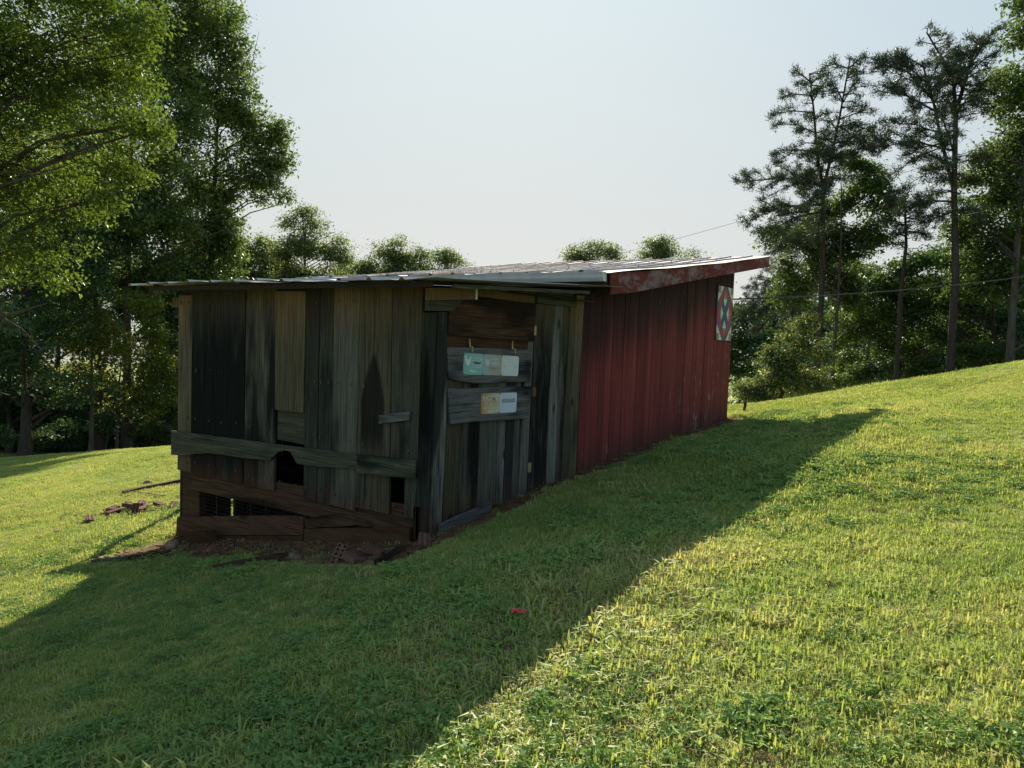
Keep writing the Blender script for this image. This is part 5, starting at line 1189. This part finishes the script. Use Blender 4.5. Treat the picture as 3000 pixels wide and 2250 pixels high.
TUFTS = [tuft('a', 36, .012, .036, .055, .0045, 1), tuft('b', 36, .012, .04, .055, .0045, 2, .9), tuft('c', 32, .010, .03, .06, .004, 3, 1.2), tuft('d', 14, .02, .06, .05, .0065, 4, 1.0), clover(26, 5), tuft('e', 24, .01, .04, .07, .004, 6, 2., 'straw')]
LAWN_SRC = bpy.data.collections.new('lawn_sources')       # not linked to the scene: only instanced
for i, (v, f, m_) in enumerate(TUFTS):
    me = bpy.data.meshes.new('tuft'); me.from_pydata([tuple(p) for p in v], [], [tuple(int(q_) for q_ in x) for x in f]); me.update(); me.materials.append(m_)
    LAWN_SRC.objects.link(bpy.data.objects.new('tuft_%d' % i, me))
def vnoise(X, Y, s, seed):
    rs = np.random.RandomState(seed); o = np.zeros_like(X)
    for k in range(6):
        a = rs.uniform(0, 6.28); f_ = s * rs.uniform(.6, 1.7); o += np.sin((X * math.cos(a) + Y * math.sin(a)) * f_ + rs.uniform(0, 6.28))
    return o / 6 * 1.6
def lawn(name, label, r0, r1, dens, sc0, sc1, seed, az0=-74, az1=4):
    rs = np.random.RandomState(seed); area = .5 * (r1 * r1 - r0 * r0) * rad(az1 - az0); n = int(area * dens)
    r_ = np.sqrt(rs.uniform(r0 * r0, r1 * r1, n)); az = rad(az0) + rad(az1 - az0) * rs.rand(n)
    X = CAM.x + np.sin(az) * r_; Y = CAM.y + np.cos(az) * r_
    keep = np.ones(n, bool)
    inside = (X < .04) & (X > -3.76) & (Y > -.03) & (Y < 3) | (X < .04) & (X > -5) & (Y >= 3) & (Y < 7.95)
    keep &= ~inside
    wob = vnoise(X, Y, 3.1, 3) * .3
    p = np.ones(n)
    front = (X > -3.9) & (X < .35) & (Y < .05) & (Y > -.75 + wob); p = np.where(front, .16, p)
    sidew = (X > 0) & (X < .34 + wob * .4) & (Y > -.2) & (Y < 8.); p = np.where(sidew, .22, p)
    patch = (np.hypot((X + 3.55) / .5, (Y + .72) / .28) < 1 + wob); p = np.where(patch, .12, p)
    patch = (np.hypot((X + 6.8) / .8, (Y - 1.1) / .6) < 1 + wob); p = np.where(patch, .4, p)
    patch = (np.hypot((X - .95) / .10, (Y + 3.52) / .08) < 1 + wob); p = np.where(patch, .08, p)
    p = p * np.clip(.95 + .25 * vnoise(X, Y, 1.6, 9), .72, 1)
    keep &= rs.rand(n) < p
    keep &= ~((r_ > 30) & (X > -6) & (Y > 16))
    bare = ((front & (rs.rand(n) < .6)) | (sidew & (rs.rand(n) < .93)))[keep]
    X, Y, r_ = X[keep], Y[keep], r_[keep]; n = len(X)
    Z = H(X, Y) - .05 * np.exp(-((Y + .35) / .45) ** 2) * np.exp(-(np.clip(np.abs(X + 1.8) - 1.6, 0, None) / .5) ** 2)
    Z = Z + np.exp(-((X / 40) ** 2 + (Y / 40) ** 2)) * (.012 * np.sin(2.1 * X + .7 * Y) * np.sin(1.3 * Y - .5 * X) + .008 * np.sin(5.3 * X + 1.) * np.sin(4.1 * Y)) - .004
    kind = rs.choice([0, 1, 2, 3], n, p=[.36, .32, .24, .08])
    cv = np.clip(vnoise(X, Y, 1.3, 21) * .55 + vnoise(X, Y, 4.7, 22) * .35, 0, 1) + .55 * np.exp(-((X - .2) / 1.2) ** 2 - ((Y + 1.7) / .7) ** 2)
    kind = np.where(rs.rand(n) < np.clip(cv, 0, .11) * (r_ < 14), 4, kind)
    crab = vnoise(X, Y, 1.9, 33) > .5
    kind = np.where(crab & (rs.rand(n) < .22), 3, kind)
    kind = np.where(bare | (rs.rand(n) < .05 + .10 * (vnoise(X, Y, 2.3, 41) > .35)), 5, kind)
    me = bpy.data.meshes.new(name); me.vertices.add(n); me.vertices.foreach_set('co', np.stack([X, Y, Z], -1).astype(np.float32).ravel())
    a = me.attributes.new('kind', 'INT', 'POINT'); a.data.foreach_set('value', kind.astype(np.int32))
    a = me.attributes.new('turn', 'FLOAT', 'POINT'); a.data.foreach_set('value', rs.uniform(0, 6.283, n).astype(np.float32))
    hgt = 1 + .35 * vnoise(X, Y, 1.1, 14)
    edge = (X > .05) & (X < .6) & (Y > -.2) & (Y < 8.) | (Y > -1.3) & (Y < .0) & (X > -4.) & (X < .6)     # trodden, thin grass by the walls
    hgt = np.where(edge, np.where(rs.rand(n) < .06, 1.2, .62), hgt)
    a = me.attributes.new('size', 'FLOAT', 'POINT'); a.data.foreach_set('value', (rs.uniform(sc0, sc1, n) * np.clip(hgt, .6, 1.5)).astype(np.float32))
    o = bpy.data.objects.new(name, me); COL.objects.link(o); tag(o, label, 'grass', kind='stuff')
    ng = bpy.data.node_groups.new(name, 'GeometryNodeTree')
    ng.interface.new_socket('Geometry', in_out='INPUT', socket_type='NodeSocketGeometry'); ng.interface.new_socket('Geometry', in_out='OUTPUT', socket_type='NodeSocketGeometry')
    gi = ng.nodes.new('NodeGroupInput'); go = ng.nodes.new('NodeGroupOutput')
    ci = ng.nodes.new('GeometryNodeCollectionInfo'); ci.inputs['Collection'].default_value = LAWN_SRC; ci.inputs['Separate Children'].default_value = True; ci.inputs['Reset Children'].default_value = True
    ip = ng.nodes.new('GeometryNodeInstanceOnPoints'); ip.inputs['Pick Instance'].default_value = True
    def attr(nm, ty):
        q_ = ng.nodes.new('GeometryNodeInputNamedAttribute'); q_.data_type = ty; q_.inputs['Name'].default_value = nm; return q_.outputs['Attribute']
    ng.links.new(gi.outputs[0], ip.inputs['Points']); ng.links.new(ci.outputs[0], ip.inputs['Instance'])
    ng.links.new(attr('kind', 'INT'), ip.inputs['Instance Index'])
    cx = ng.nodes.new('ShaderNodeCombineXYZ'); ng.links.new(attr('turn', 'FLOAT'), cx.inputs['Z']); ng.links.new(cx.outputs[0], ip.inputs['Rotation'])
    ng.links.new(attr('size', 'FLOAT'), ip.inputs['Scale']); ng.links.new(ip.outputs[0], go.inputs[0])
    md = o.modifiers.new('scatter', 'NODES'); md.node_group = ng
    return n
print('grass', lawn('lawn_grass', 'mown lawn grass and clover in the foreground', 1.5, 8.5, 560, 1.05, 1.7, 1),
  lawn('lawn_grass', 'mown lawn grass around the coop and on the near slope', 8.5, 18, 330, 1.1, 1.6, 2), lawn('lawn_grass', 'sunny far lawn grass reaching the trees', 18, 70, 80, 1.3, 2.0, 3))
